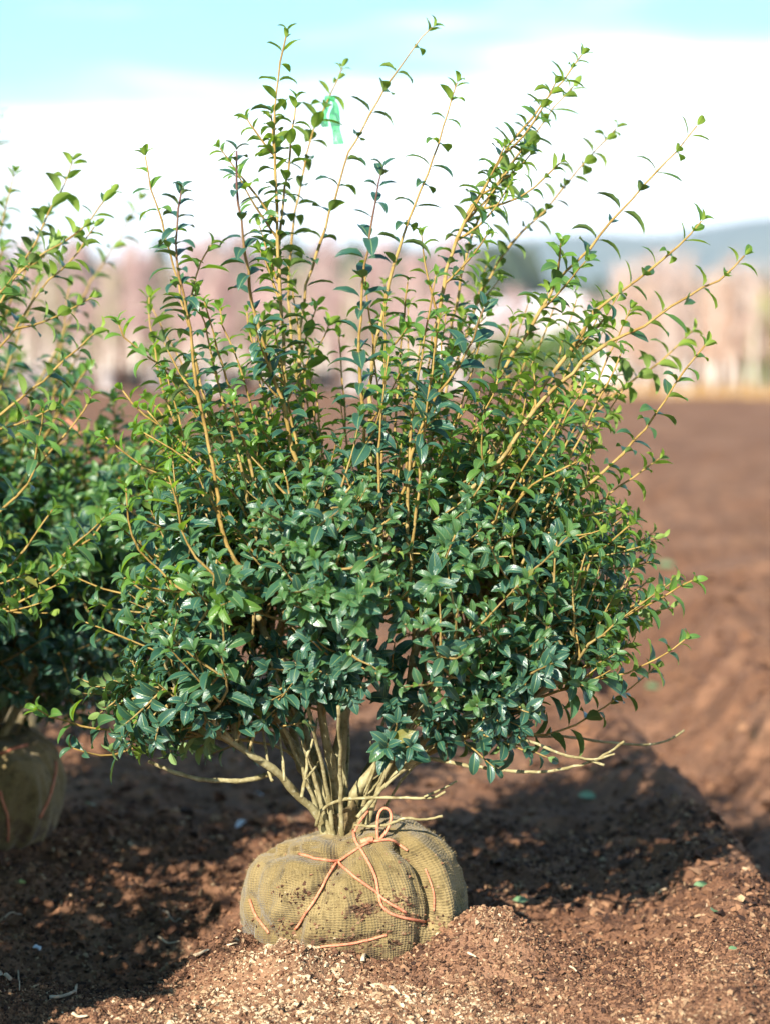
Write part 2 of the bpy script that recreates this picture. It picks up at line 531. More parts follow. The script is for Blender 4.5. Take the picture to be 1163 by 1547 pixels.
# ------------------------------------------------------------------ leaves
def leaf_template(bend, fold, width, twist, seed):
    """leaf of unit length along +X, upper side +Z, recurving downwards"""
    r = np.random.default_rng(seed)
    st = np.array([0.0, 0.06, 0.16, 0.32, 0.52, 0.72, 0.88, 1.0])
    wd = np.array([0.035, 0.06, 0.54, 0.90, 1.0, 0.82, 0.43, 0.02]) * width * 0.5
    ac = np.array([-1, -0.5, 0, 0.5, 1.0])
    V, UV = [], []
    px_, pz, ang, last = 0.0, 0.0, 0.0, 0.0
    for s, w in zip(st, wd):
        ds = s - last; last = s
        ang = -bend * (s ** 1.3)
        px_ += ds * math.cos(ang); pz += ds * math.sin(ang)
        tw = twist * s
        for a in ac:
            yy = a * w * math.cos(fold)
            zz = abs(a) ** 1.0 * w * math.sin(fold) - 0.10 * w * (abs(a) == 1)
            y2 = yy * math.cos(tw) - zz * math.sin(tw); z2 = yy * math.sin(tw) + zz * math.cos(tw)
            wv = 0.012 * r.normal() * (abs(a) == 1)
            V.append((px_ - z2 * math.sin(ang), y2, pz + z2 * math.cos(ang) + wv))
            UV.append((s, 0.5 + 0.5 * a))
    F = []
    for k in range(7):
        for q in range(4):
            F.append((k * 5 + q, k * 5 + 5 + q, k * 5 + 6 + q, k * 5 + 1 + q))
    return np.array(V), np.array(F), np.array(UV)

LEAVES = [leaf_template(b, f, w, t, k) for k, (b, f, w, t) in enumerate((
    (1.15, 0.50, 0.46, 0.10), (0.80, 0.42, 0.50, -0.15), (1.50, 0.62, 0.44, 0.05), (0.50, 0.35, 0.48, 0.20),
    (1.00, 0.70, 0.50, -0.05), (1.30, 0.38, 0.42, -0.25), (0.65, 0.55, 0.54, 0.0)))]
AGES = np.array([-0.8, 0.0, 0.15, 0.3, 0.5, 0.75, 1.0, 1.4])
_leafmesh = {}
def leaf_mesh(s, a):
    if (s, a) not in _leafmesh:
        V, F, UV = LEAVES[s]
        me = np_mesh('leaf', V, F, True, {'age': np.full(len(V), AGES[a])}, UV)
        me.materials.append(M_LEAF)
        _leafmesh[(s, a)] = me
    return _leafmesh[(s, a)]

class Shrub:
    def __init__(self, base, seed):
        self.base = np.array(base, float)
        self.rng = np.random.default_rng(seed)
        self.stems = []     # dict(P, R, thick, twigs=[(P,R,thick)])
        self.L = []         # leaves: pos, dir, normal, length, age
    def add_leaf(self, pos, d, nrm, length, age):
        self.L.append((np.array(pos), unit(d), unit(nrm), length, age))
    def foliate(self, P, start, spacing, size, age0, age1, spread=0.95, dark=0.0, tipcluster=True, sunturn=0.25, R=None):
        """pairs of opposite leaves, each pair turned by a right angle"""
        r = self.rng
        seg = np.linalg.norm(np.diff(P, axis=0), axis=1)
        s = np.concatenate([[0], np.cumsum(seg)]); tot = s[-1]
        if tot < 0.01: return
        v = start * tot
        phi = r.uniform(0, math.pi)
        a0 = np.array([0.3, 0.8, 0.2])
        while v < tot:
            f = v / tot
            i = min(np.searchsorted(s, v, side='right') - 1, len(P) - 2)
            t = (v - s[i]) / max(seg[i], 1e-9)
            p = P[i] * (1 - t) + P[i + 1] * t
            T = unit(P[i + 1] - P[i])
            n1 = unit(np.cross(T, a0)); n2 = np.cross(T, n1)
            rem = (tot - v)
            sz = size * r.uniform(0.82, 1.15) * (0.62 + 0.38 * min(1, rem / 0.07))
            ag = age0 + (age1 - age0) * max(0, 1 - rem / 0.16)
            for sg in (0, math.pi):
                if r.random() < 0.06: continue
                q = phi + sg + r.normal(0, 0.2)
                N = math.cos(q) * n1 + math.sin(q) * n2
                sp = spread * (0.45 + 0.55 * min(1, rem / 0.05)) * r.uniform(0.8, 1.2)
                d = math.cos(sp) * T + math.sin(sp) * N
                nr = math.sin(sp) * T - math.cos(sp) * N
                if sunturn:
                    up = np.array([-0.25, -0.45, 0.85])
                    up = up - d * np.dot(up, d)
                    if np.linalg.norm(up) > 0.2:
                        nr = unit(nr * (1 - sunturn) + unit(up) * sunturn + r.normal(0, 0.08, 3))
                rad = R if R is not None else 0.001
                self.add_leaf(p + N * rad, d + r.normal(0, 0.08, 3), nr, sz * r.uniform(0.80, 1.15), (1.45 if r.random() < 0.006 else ag + r.normal(0, 0.11)) if dark == 0 else -dark * r.uniform(0.5, 1.1))
            phi += math.pi / 2 + r.normal(0, 0.12)
            v += spacing * r.uniform(0.75, 1.3) * (0.55 + 0.45 * min(1, rem / 0.06))
        if tipcluster:
            T = unit(P[-1] - P[-2]); n1 = unit(np.cross(T, a0)); n2 = np.cross(T, n1)
            for k in range(2):
                q = phi + k * math.pi
                N = math.cos(q) * n1 + math.sin(q) * n2
                self.add_leaf(P[-1], math.cos(0.4) * T + math.sin(0.4) * N, math.sin(0.4) * T - math.cos(0.4) * N, size * 0.55, age1 if dark == 0 else -dark)
    def knobs(self, n, r0, r1, P, k=0.22):
        R = np.linspace(r0, r1, n)
        return R * (1 + k * (self.rng.random(n) < 0.3))
    def side_twig(self, stem, P, f, length, size, age0, age1, spacing, ang=0.75, lift=0.35, sunturn=0.3, leafstart=0.18):
        r = self.rng
        i = int(f * (len(P) - 2)); p = P[i]; T = unit(P[i + 1] - P[i])
        N = unit(np.cross(T, r.normal(0, 1, 3)))
        # twigs prefer to point outwards from the middle of the plant
        outw = p - self.base; outw[2] = 0
        if np.dot(N, outw) < 0 and r.random() < 0.7: N = -N
        d = unit(math.cos(ang) * T + math.sin(ang) * N)
        m = 7
        Q = [p]
        for k in range(m - 1):
            d = unit(d + np.array([0, 0, lift]) * 0.16 + r.normal(0, 0.05, 3))
            Q.append(Q[-1] + d * length / (m - 1))
        Q = np.array(Q)
        stem['twigs'].append((Q, self.knobs(m, 0.0019, 0.0009, Q), -0.1 if age0 < -0.1 else (0.30 if age0 < 0.1 else 0.08)))
        self.foliate(Q, leafstart, spacing, size, age0, age1, sunturn=sunturn)
        return Q
    def stem(self, P, r0, r1, thick0, thick1, n=None, jit=0.0010):
        L = np.linalg.norm(np.diff(P, axis=0), axis=1).sum()
        n = n or max(8, int(L / 0.022))
        Q = resample(P, n)
        Q[1:-1] += self.rng.normal(0, jit, (n - 2, 3))
        st = dict(P=Q, R=self.knobs(n, r0, r1, Q), thick=np.linspace(thick0, thick1, n), twigs=[])
        self.stems.append(st)
        return st
    # ---------------- write the objects
    def build(self, name, label, category, group, nleaf=300, ntwig=260):
        root = link(name, None, label=label, category=category, group=group)
        root.location = self.base
        root.empty_display_size = 0.1
        b = self.base
        tw = []
        stem_objs = []
        for st in self.stems:
            V, F = tube(st['P'] - b, st['R'], 8 if st['R'][0] > 0.006 else 6)
            sides = 8 if st['R'][0] > 0.006 else 6
            th = np.concatenate([np.repeat(st['thick'], sides), [st['thick'][0], st['thick'][-1]]])
            o = link('stem', np_mesh('stem', V, F, True, {'thick': th}), M_BARK, root)
            stem_objs.append(o)
            for q in st['twigs']: tw.append((o, q))
        tw.sort(key=lambda a: a[1][0][:, 1].mean())
        rest = []
        for k, (o, (P, R, th)) in enumerate(tw):
            V, F = tube(P - b, R, 4, cap=False)
            A = np.full(len(V), th)
            if k < ntwig: link('twig', np_mesh('twig', V, F, True, {'thick': A}), M_BARK, o)
            else: rest.append((V, F, A))
        if rest:
            V, F, A = merge(rest)
            link('twigs', np_mesh('twigs', V, F, True, {'thick': A}), M_BARK, root, kind='stuff')
        # leaves
        n = len(self.L)
        pos = np.array([l[0] for l in self.L]); X = np.array([l[1] for l in self.L]); Z = np.array([l[2] for l in self.L])
        ln = np.array([l[3] for l in self.L]); ag = np.array([l[4] for l in self.L])
        Z = Z - X * (X * Z).sum(1)[:, None]; Z /= np.linalg.norm(Z, axis=1)[:, None] + 1e-9
        Y = np.cross(Z, X)
        shp = self.rng.integers(0, len(LEAVES), n)
        ctr = pos + X * ln[:, None] * 0.45
        qx, qy, qz = project(ctr)
        view = unit(np.array([0, -1, 0.1]))
        area = ln ** 2 * (0.25 + np.abs(Z @ view)) / qz ** 2
        cell = np.floor(qx / 11).astype(int) * 10000 + np.floor(qy / 11).astype(int)
        order = np.argsort(qz)
        seen, vis = {}, np.zeros(n, bool)
        for k in order:
            c = cell[k]
            if seen.get(c, 0) < 1:
                vis[k] = True
            seen[c] = seen.get(c, 0) + 1
        inside = (qx > 5) & (qx < 1158) & (qy > 5) & (qy < 1540)
        score = np.where(vis & inside, area, area * 1e-3)
        top = np.argsort(-score)[:nleaf]
        is_top = np.zeros(n, bool); is_top[top] = True
        for k in top:
            a = int(np.argmin(np.abs(AGES - ag[k])))
            o = link('leaf', leaf_mesh(int(shp[k]), a), None, root)
            R = np.eye(4)
            R[:3, 0] = X[k] * ln[k]; R[:3, 1] = Y[k] * ln[k]; R[:3, 2] = Z[k] * ln[k]; R[:3, 3] = pos[k] - b
            o.matrix_local = Matrix(R.tolist())
        Vs, Fs, As, UVs, c = [], [], [], [], 0
        for s in range(len(LEAVES)):
            V, F, UV = LEAVES[s]
            k = np.where((shp == s) & ~is_top)[0]
            if len(k) == 0: continue
            W = (V[None, :, 0:1] * X[k][:, None] + V[None, :, 1:2] * Y[k][:, None] + V[None, :, 2:3] * Z[k][:, None]) * ln[k][:, None, None] + (pos[k] - b)[:, None]
            Vs.append(W.reshape(-1, 3)); Fs.append((F[None] + (np.arange(len(k)) * len(V))[:, None, None]).reshape(-1, 4) + c)
            As.append(np.repeat(ag[k], len(V))); UVs.append(np.tile(UV, (len(k), 1))); c += len(k) * len(V)
        me = np_mesh('foliage', np.vstack(Vs), np.vstack(Fs), True, {'age': np.concatenate(As)}, np.vstack(UVs))
        link('foliage', me, M_LEAF, root, kind='stuff')
        print(name, 'leaves', n, 'stems', len(self.stems), 'twigs', len(tw))
        self.root = root
        return root

# ------------------------------------------------------------------ root balls
def ball_surface(rx, ry, h, grooves, seed, nu=200, nv=96):
    """burlap bundle: squat, lobed between the twine grooves, gathered at the neck. local coords, base at z=0"""
    r = np.random.default_rng(seed)
    th = np.linspace(0, 2 * math.pi, nu, endpoint=False)
    vv = np.linspace(0, 1, nv)
    V, UV, D = [], [], []
    tt, v2 = np.meshgrid(th, vv)
    NZ = 0.16 * vnoise(np.cos(tt) * 3 + 9, np.sin(tt) * 3 + v2 * 2.2, seed) + 0.10 * vnoise(np.cos(tt) * 8 + 5, np.sin(tt) * 8 + v2 * 3.0, seed + 1) + 0.035 * vnoise(np.cos(tt) * 20 + 5, np.sin(tt) * 20 + v2 * 9.0, seed + 2)
    for v in vv:
        # profile: bottom -> belly -> shoulder -> neck
        a = -0.24 * math.pi + v * 0.72 * math.pi
        pr = max(math.cos(a), 0) ** 0.54
        pz = (math.sin(a) + 0.685) / 1.683
        if v > 0.93:      # standing collar round the stems
            pr = 0.235 - (v - 0.93) * 0.5 + 0.015 * math.sin(v * 90); pz = 0.97 + (v - 0.93) * 2.6
        for t in th:
            g = 0.0
            for (ga, gw, gd) in grooves:
                da = (t - ga + math.pi) % (2 * math.pi) - math.pi
                g += gd * math.exp(-(da / gw) ** 2)
            up = min(max((v - 0.30) / 0.5, 0), 1)
            ple = 0.035 * math.sin(t * 17 + 2.0 * math.sin(t * 3)) * max(0, (v - 0.66) / 0.34)
            k = 1 - g * (0.25 + 0.75 * up) + ple
            lowl = max(0.0, -math.cos(t)) * max(0.0, 0.75 - v)
            k += 0.10 * lowl + NZ[int(v * (nv - 1) + 0.5), int(t / (2 * math.pi) * nu + 0.5) % nu] + 0.035 * math.sin(3 * t + 4 * v) + 0.02 * math.sin(7 * t + 3 * v + 1)
            V.append((rx * pr * k * math.cos(t), ry * pr * k * math.sin(t), h * pz * (1 + 0.10 * math.cos(t + 0.2) * up + 0.03 * math.sin(2 * t + 0.4) * up - 0.35 * g * up * (1 - max(0, (v - 0.8) / 0.2)))))
            UV.append((t / (2 * math.pi), v))
            D.append(max(0, 1 - pz * 2.2))
    V = np.array(V)
    V[:, 0] += 0.006 * vnoise(V[:, 0] * 30 + V[:, 2] * 25, V[:, 1] * 30 + 9, seed)
    V[:, 2] += 0.010 * vnoise(V[:, 0] * 22, V[:, 1] * 22, seed + 3) + 0.004 * vnoise(V[:, 0] * 70, V[:, 1] * 70 + V[:, 2] * 60, seed + 5)
    F = []
    for i_ in range(nv - 1):
        for j_ in range(nu):
            F.append((i_ * nu + j_, i_ * nu + (j_ + 1) % nu, (i_ + 1) * nu + (j_ + 1) % nu, (i_ + 1) * nu + j_))
    return V, np.array(F), np.array(UV), np.array(D)

def burlap_fuzz(V, F, n, seed, region=None):
    """loose fibres standing off the cloth"""
    r = np.random.default_rng(seed)
    fi = r.integers(0, len(F), n)
    A, B, C = V[F[fi, 0]], V[F[fi, 1]], V[F[fi, 3]]
    u, v = r.random(n)[:, None], r.random(n)[:, None]
    P = A + (B - A) * u + (C - A) * v
    N = np.cross(B - A, C - A); N /= np.linalg.norm(N, axis=1)[:, None] + 1e-12
    T = r.normal(0, 1, (n, 3)); T /= np.linalg.norm(T, axis=1)[:, None]
    d = N * r.uniform(0.15, 0.9, n)[:, None] + T
    d /= np.linalg.norm(d, axis=1)[:, None]
    L = r.uniform(0.0015, 0.007, n)[:, None]
    w = np.cross(d, N + 0.3 * T); w /= np.linalg.norm(w, axis=1)[:, None] + 1e-9
    w = w * 0.00016
    mid = P + d * L * 0.55 + N * L * 0.15
    end = P + d * L - N * L * 0.1
    W = np.stack([P - w, P + w, mid + w, mid - w, end], 1)
    Fq = np.array([[0, 1, 2], [0, 2, 3], [3, 2, 4]])
    FF = (Fq[None] + (np.arange(n) * 5)[:, None, None]).reshape(-1, 3)
    return W.reshape(-1, 3), FF

M_FIBRE = mat_plain('burlap_fibre', (0.26, 0.19, 0.085), (0.38, 0.30, 0.15), 80.0, 0.9, 0.1)

# ================================================================== the main shrub
BASE_PX = (520, 1262)
bx = at(520, 1262, 0.0)
main = Shrub((bx[0], 0.0, Hs(bx[0], 0.0)), 11)
def trace(pts, d0, d1):
    """pts listed tip first as photo pixels -> 3D polyline from low end to tip"""
    pts = pts[::-1]
    n = len(pts)
    return np.array([at(p[0], p[1], d0 + (d1 - d0) * k / (n - 1)) for k, p in enumerate(pts)])

trunks = []
for pts, d1, r0, r1 in (
    ([(505, 1275), (487, 1245), (452, 1202), (420, 1166), (378, 1140), (330, 1104), (262, 1050)], -0.16, 0.0085, 0.0035),
    ([(517, 1275), (516, 1215), (513, 1150), (520, 1080), (531, 980), (536, 880), (541, 770)], 0.02, 0.0130, 0.0055),
    ([(508, 1272), (490, 1215), (452, 1150), (442, 1095), (428, 1030), (398, 950), (366, 860)], 0.10, 0.0105, 0.0045),
    ([(528, 1272), (545, 1215), (592, 1165), (645, 1112), (700, 1050), (760, 970), (800, 900)], 0.02, 0.0110, 0.0045),
    ([(524, 1272), (532, 1218), (560, 1168), (598, 1116), (620, 1030), (640, 900), (652, 770)], -0.08, 0.0100, 0.0045),
    ([(512, 1270), (502, 1205), (470, 1130), (440, 1040), (400, 930), (350, 800)], 0.26, 0.0095, 0.0045),
    ([(524, 1270), (540, 1200), (605, 1100), (680, 1000), (740, 880), (790, 760)], 0.26, 0.0095, 0.0045),
    ([(514, 1272), (508, 1200), (490, 1100), (478, 950), (468, 820)], -0.15, 0.0085, 0.0045),
    ([(508, 1272), (492, 1210), (470, 1160), (425, 1100), (372, 1010), (300, 930)], 0.02, 0.0085, 0.0040),
    ([(527, 1272), (552, 1220), (625, 1150), (720, 1100), (830, 1040)], -0.12, 0.0075, 0.0035),
):
    P = trace(pts[::-1], 0.0, d1)
    P[0] = main.base + np.array([(pts[0][0] - 516) * 0.00095, random.uniform(-0.012, 0.012), 0.06])
    st = main.stem(P, r0 * 0.84, r1, 1.0, 0.7)
    trunks.append(st)

for k in range(16):
    a0 = main.rng.uniform(0, 2 * math.pi)
    px1 = 520 + math.cos(a0) * main.rng.uniform(90, 230); py1 = main.rng.uniform(985, 1100); dp = math.sin(a0) * 0.2
    p0 = main.base + np.array([math.cos(a0) * 0.014, math.sin(a0) * 0.014, 0.12])
    T = at(px1, py1, dp)
    P = np.array([p0, p0 + (T - p0) * 0.4 + np.array([0, 0, 0.035]), p0 + (T - p0) * 0.75 + np.array([0, 0, 0.02]), T])
    rr = main.rng.uniform(0.0026, 0.0046)
    main.stem(P, rr, rr * 0.5, 1.0, 0.6)

def attach(P0, below=0.06, T0=None):
    """best place on a trunk for a branch that passes through P0"""
    best, bp = 1e9, None
    for st in trunks:
        for k in range(3, len(st['P'])):
            q = st['P'][k]
            if q[2] > P0[2] - below: continue
            d = P0 - q; L = np.linalg.norm(d); d = d / L
            cost = L * (1 + 0.8 * max(0, 0.75 - d[2]))
            if T0 is not None: cost = (L + 0.05) * (1 + 2.5 * (1 - np.dot(d, T0)))
            if cost < best: best, bp = cost, (st, k)
    return bp

def shoot(shrub, pts, d0, d1, r0=0.0034, r1=0.0011, size=0.032, spacing=0.024, age=(0.35, 1.0), tone=0.1, twigs=0, leafstart=0.30, twl=(0.05, 0.12), dark=0.0, att=True, tipthick=None, twmax=0.66):
    P = trace(pts, d0, d1) if not isinstance(pts, np.ndarray) else pts
    if att:
        a = attach(P[0], 0.06, unit(P[1] - P[0])) if shrub is main else None
        if a:
            st, k = a
            q = st['P'][k]; T = unit(st['P'][k] - st['P'][k - 1])
            gap = np.linalg.norm(P[0] - q)
            P = np.vstack([q, q + T * gap * 0.12 + (P[0] - q) * 0.3, P])
    size = size * 1.30
    st = shrub.stem(P, r0 * 0.8, r1 * 0.9, 0.45, tone if tipthick is None else tipthick)
    if tipthick is not None:
        f = np.linspace(0, 1, len(st['P']))
        st['thick'] = np.where(f < 0.55, 0.3 - 0.3 * f, 0.1 + (tipthick - 0.1) * (f - 0.55) / 0.45)
    Q = st['P']
    shrub.foliate(Q, leafstart, spacing, size, age[0], age[1], spread=1.0, sunturn=0.10, R=0.001)
    for k in range(int(twigs * 0.8 + 0.5)):
        f = shrub.rng.uniform(max(0.20, leafstart - 0.2), twmax)
        shrub.side_twig(st, Q, f, shrub.rng.uniform(*twl), size * 0.95, age[0], age[1] * 0.9, 0.021, ang=shrub.rng.uniform(0.5, 0.9), lift=0.5, sunturn=0.15)
    return st

S = lambda *a, **k: shoot(main, *a, **k)
# upright shoots against the sky, tip first
A_ = S([(434, 48), (424, 100), (415, 168), (414, 206), (418, 310), (421, 400), (428, 503), (432, 606), (445, 690), (480, 800)], -0.02, 0.04, 0.0052, 0.0012, twigs=15, spacing=0.022, size=0.027, twl=(0.06, 0.15), twmax=0.85)
S([(448, 150), (441, 206), (436, 260), (424, 340), (421, 420)], 0.03, 0.06, size=0.030, spacing=0.026, leafstart=0.1, att=False)
F_ = S([(517, 102), (501, 144), (477, 193), (463, 240), (448, 310), (438, 400), (440, 520), (455, 650)], 0.18, 0.30, 0.004, 0.0012, size=0.029, twigs=3)
S([(653, 41), (611, 90), (577, 141), (546, 200), (525, 237), (501, 316), (481, 378), (463, 440), (452, 540), (462, 660)], 0.08, 0.14, 0.0042, 0.0011, spacing=0.034, size=0.032, age=(0.4, 0.95), twigs=3)
S([(690, 125), (677, 165), (663, 213), (642, 272), (618, 330), (598, 389), (588, 430), (570, 508), (560, 568), (559, 632), (560, 720)], -0.02, 0.02, 0.0045, 0.0012, spacing=0.030, size=0.032, twigs=3)
S([(577, 255), (567, 310), (556, 371), (549, 418), (544, 503), (543, 544), (548, 632), (551, 697), (557, 770)], -0.14, -0.26, 0.0042, 0.0013, size=0.033, spacing=0.023, age=(0.15, -0.05), tipthick=-0.9, twigs=1)
S([(878, 83), (846, 126), (807, 172), (757, 236), (738, 275), (711, 315), (685, 375), (672, 420), (660, 490), (654, 545), (648, 684), (640, 800)], 0.0, 0.02, 0.0062, 0.0012, size=0.027, spacing=0.021, twigs=20, twl=(0.06, 0.16), twmax=0.84)
S([(865, 131), (835, 165), (796, 218), (760, 262), (720, 335), (694, 430), (676, 540), (662, 660)], 0.16, 0.24, 0.0045, 0.0012, size=0.031, twigs=5)
S([(931, 193), (892, 236), (856, 278), (821, 318), (771, 371), (735, 425), (700, 520), (672, 620)], 0.22, 0.34, 0.0042, 0.0012, size=0.029, spacing=0.026, twigs=6)
S([(1052, 190), (1020, 229), (977, 275), (935, 321), (892, 371), (846, 420), (808, 482), (763, 554), (722, 640), (682, 740)], 0.02, 0.02, 0.0048, 0.0011, size=0.032, spacing=0.033, age=(0.35, 0.95), twigs=7)
S([(1059, 334), (1031, 365), (990, 400), (942, 437), (900, 468), (866, 523), (832, 568), (797, 616), (763, 654), (705, 745)], -0.06, -0.10, 0.0055, 0.0012, size=0.031, spacing=0.024, twigs=8)
S([(1124, 386), (1093, 417), (1045, 444), (1000, 472), (969, 493), (914, 520), (876, 548), (832, 592), (790, 640), (735, 720)], -0.14, -0.20, 0.0050, 0.0012, size=0.034, spacing=0.030, age=(0.55, 1.0), twigs=5)
S([(1066, 520), (1038, 554), (1017, 585), (997, 616), (969, 654), (935, 689), (903, 721), (856, 756), (800, 800)], -0.10, -0.14, 0.0042, 0.0012, size=0.030, spacing=0.028, age=(0.45, 0.9), twigs=5)
S([(1045, 500), (1004, 541), (969, 565), (935, 589), (894, 630), (840, 690), (790, 750)], 0.16, 0.26, 0.0042, 0.0012, size=0.030, twigs=5)
S([(995, 693), (963, 717), (920, 746), (885, 774), (842, 810), (790, 850)], 0.02, 0.06, size=0.030, twigs=5)
S([(952, 792), (920, 820), (892, 842), (849, 863), (790, 890)], -0.04, -0.08, size=0.032, twigs=5)
S([(1045, 877), (1013, 895), (963, 920), (917, 945), (856, 970), (785, 1005)], -0.06, -0.14, size=0.032, twigs=6)
S([(1034, 966), (999, 991), (963, 1009), (928, 1021), (871, 1035), (800, 1060), (740, 1090)], -0.10, -0.16, size=0.034, twigs=5, age=(0.2, 0.7))
S([(988, 1009), (963, 1033), (931, 1055), (892, 1080), (839, 1108), (780, 1112), (720, 1110)], 0.0, 0.04, size=0.034, twigs=4, age=(0.1, 0.4))
# left side
S([(220, 236), (227, 277), (241, 325), (254, 370), (268, 418), (282, 480), (300, 560), (330, 660)], -0.04, -0.06, 0.0038, 0.0012, size=0.031, spacing=0.026, twigs=3)
S([(275, 288), (268, 336), (267, 370), (275, 425), (284, 480), (292, 549), (303, 610), (313, 652), (325, 720), (334, 789), (358, 850)], -0.20, -0.27, 0.0046, 0.0013, size=0.031, spacing=0.021, age=(0.15, -0.15), tipthick=-0.8, twigs=4)
S([(358, 228), (358, 288), (365, 343), (373, 398), (378, 442), (392, 494), (410, 555), (428, 606), (436, 648), (448, 695), (475, 750), (505, 800)], -0.10, -0.22, 0.0052, 0.0013, size=0.031, spacing=0.021, age=(0.15, -0.2), tipthick=-0.9, twigs=4)
S([(179, 487), (188, 508), (206, 525), (234, 546), (275, 573), (322, 630), (370, 720)], -0.02, -0.06, size=0.033, twigs=5)
S([(226, 449), (227, 494), (234, 525), (250, 600), (290, 690)], 0.12, 0.18, size=0.030, twigs=4)
S([(333, 466), (339, 494), (358, 539), (380, 620), (410, 700)], 0.02, 0.0, size=0.030, twigs=4)
S([(186, 590), (210, 620), (250, 650), (300, 690), (350, 760)], 0.05, 0.05, size=0.032, twigs=5)
S([(160, 660), (195, 690), (245, 720), (300, 780)], 0.0, -0.02, size=0.032, twigs=5, age=(0.3, 0.9))
S([(255, 718), (265, 744), (272, 786), (285, 827), (310, 854), (344, 882)], -0.24, -0.28, 0.003, 0.0011, size=0.036, spacing=0.03, twigs=1)
S([(191, 738), (194, 779), (206, 820), (234, 854), (290, 900)], -0.16, -0.22, size=0.035, twigs=3)
S([(320, 370), (306, 392), (296, 420), (284, 470)], -0.2, -0.2, 0.002, 0.001, size=0.030, leafstart=0.05, att=False)
S([(730, 465), (716, 500), (700, 540), (672, 580), (645, 620), (625, 680), (600, 760)], -0.16, -0.26, 0.0042, 0.0013, size=0.034, spacing=0.022, age=(0.15, -0.1), tipthick=-0.6, twigs=4)
# low, spreading branches
S([(58, 1072), (88, 1085), (134, 1099), (200, 1100), (280, 1092)], -0.10, -0.16, 0.0032, 0.0012, size=0.036, spacing=0.036, age=(0.3, 0.9), twigs=2, leafstart=0.45)
S([(110, 1130), (140, 1138), (173, 1141), (230, 1120), (310, 1110)], -0.06, -0.14, 0.0028, 0.0012, size=0.034, spacing=0.05, age=(0.2, 0.4), leafstart=0.55)
S([(130, 940), (180, 960), (240, 985), (300, 1010), (360, 1040)], -0.04, -0.08, size=0.035, twigs=5, age=(0.1, 0.4))
S([(110, 870), (160, 890), (220, 905), (290, 940)], 0.06, 0.08, size=0.035, twigs=6, age=(0.1, 0.5))
# bare, leafless ends under the crown
def bare(pts, d0, d1, r0=0.0023, r1=0.0013, thick=0.55, att=False):
    P = trace(pts, d0, d1)
    if att:
        a = attach(P[0], 0.01)
        if a: P = np.vstack([a[0]['P'][a[1]], P])
    main.stem(P, r0, r1, 0.8, thick, max(10, int(len(pts) * 4)), 0.0004)
bare([(1033, 1103), (1012, 1117), (980, 1125), (920, 1122), (860, 1114), (800, 1112), (730, 1108)], 0.06, 0.10, 0.0026, 0.0016, att=True)
bare([(942, 1120), (918, 1138), (890, 1151), (840, 1163), (790, 1166), (735, 1161), (690, 1153), (640, 1146), (596, 1160)], -0.05, -0.22, 0.0032, 0.0017)
bare([(912, 1156), (880, 1146), (850, 1140), (800, 1120), (760, 1106), (715, 1102)], -0.14, -0.20, 0.0026, 0.0018, att=True)
bare([(928, 1139), (898, 1147), (866, 1144)], -0.19, -0.21, 0.0020, 0.0014)
bare([(668, 1233), (640, 1238), (610, 1237), (585, 1246), (560, 1248), (535, 1247)], -0.07, -0.10, 0.0023, 0.0018)
bare([(672, 1196), (655, 1205), (630, 1206), (590, 1205), (540, 1206), (505, 1212), (485, 1226), (478, 1248)], -0.05, -0.12, 0.0026, 0.0016)
bare([(690, 1180), (668, 1192), (640, 1204)], -0.11, -0.11, 0.0018, 0.0014)
bare([(225, 1150), (262, 1166), (310, 1178), (370, 1179), (400, 1172), (424, 1166)], -0.05, -0.10, 0.0040, 0.0026)
bare([(395, 1090), (402, 1130), (408, 1170), (412, 1180)], -0.09, -0.07, 0.0022, 0.0016)
bare([(458, 1085), (463, 1120), (464, 1160), (456, 1205)], -0.12, -0.05, 0.0026, 0.0014)
bare([(480, 1085), (474, 1115), (464, 1145)], -0.12, -0.09, 0.0020, 0.0014)
bare([(486, 1145), (476, 1160), (462, 1178)], -0.12, -0.07, 0.0016, 0.0012)
bare([(420, 1100), (428, 1150), (430, 1180)], -0.10, -0.07, 0.0022, 0.0014)
bare([(640, 1148), (600, 1170), (570, 1200), (540, 1235)], -0.10, -0.03, 0.0030, 0.0020)
for sp in ([(519, 1100), (515, 1150), (525, 1190)], [(560, 1120), (566, 1160), (550, 1200)], [(585, 1150), (572, 1180), (556, 1200)]):
    bare(sp, -0.06, -0.09, 0.0016, 0.001)

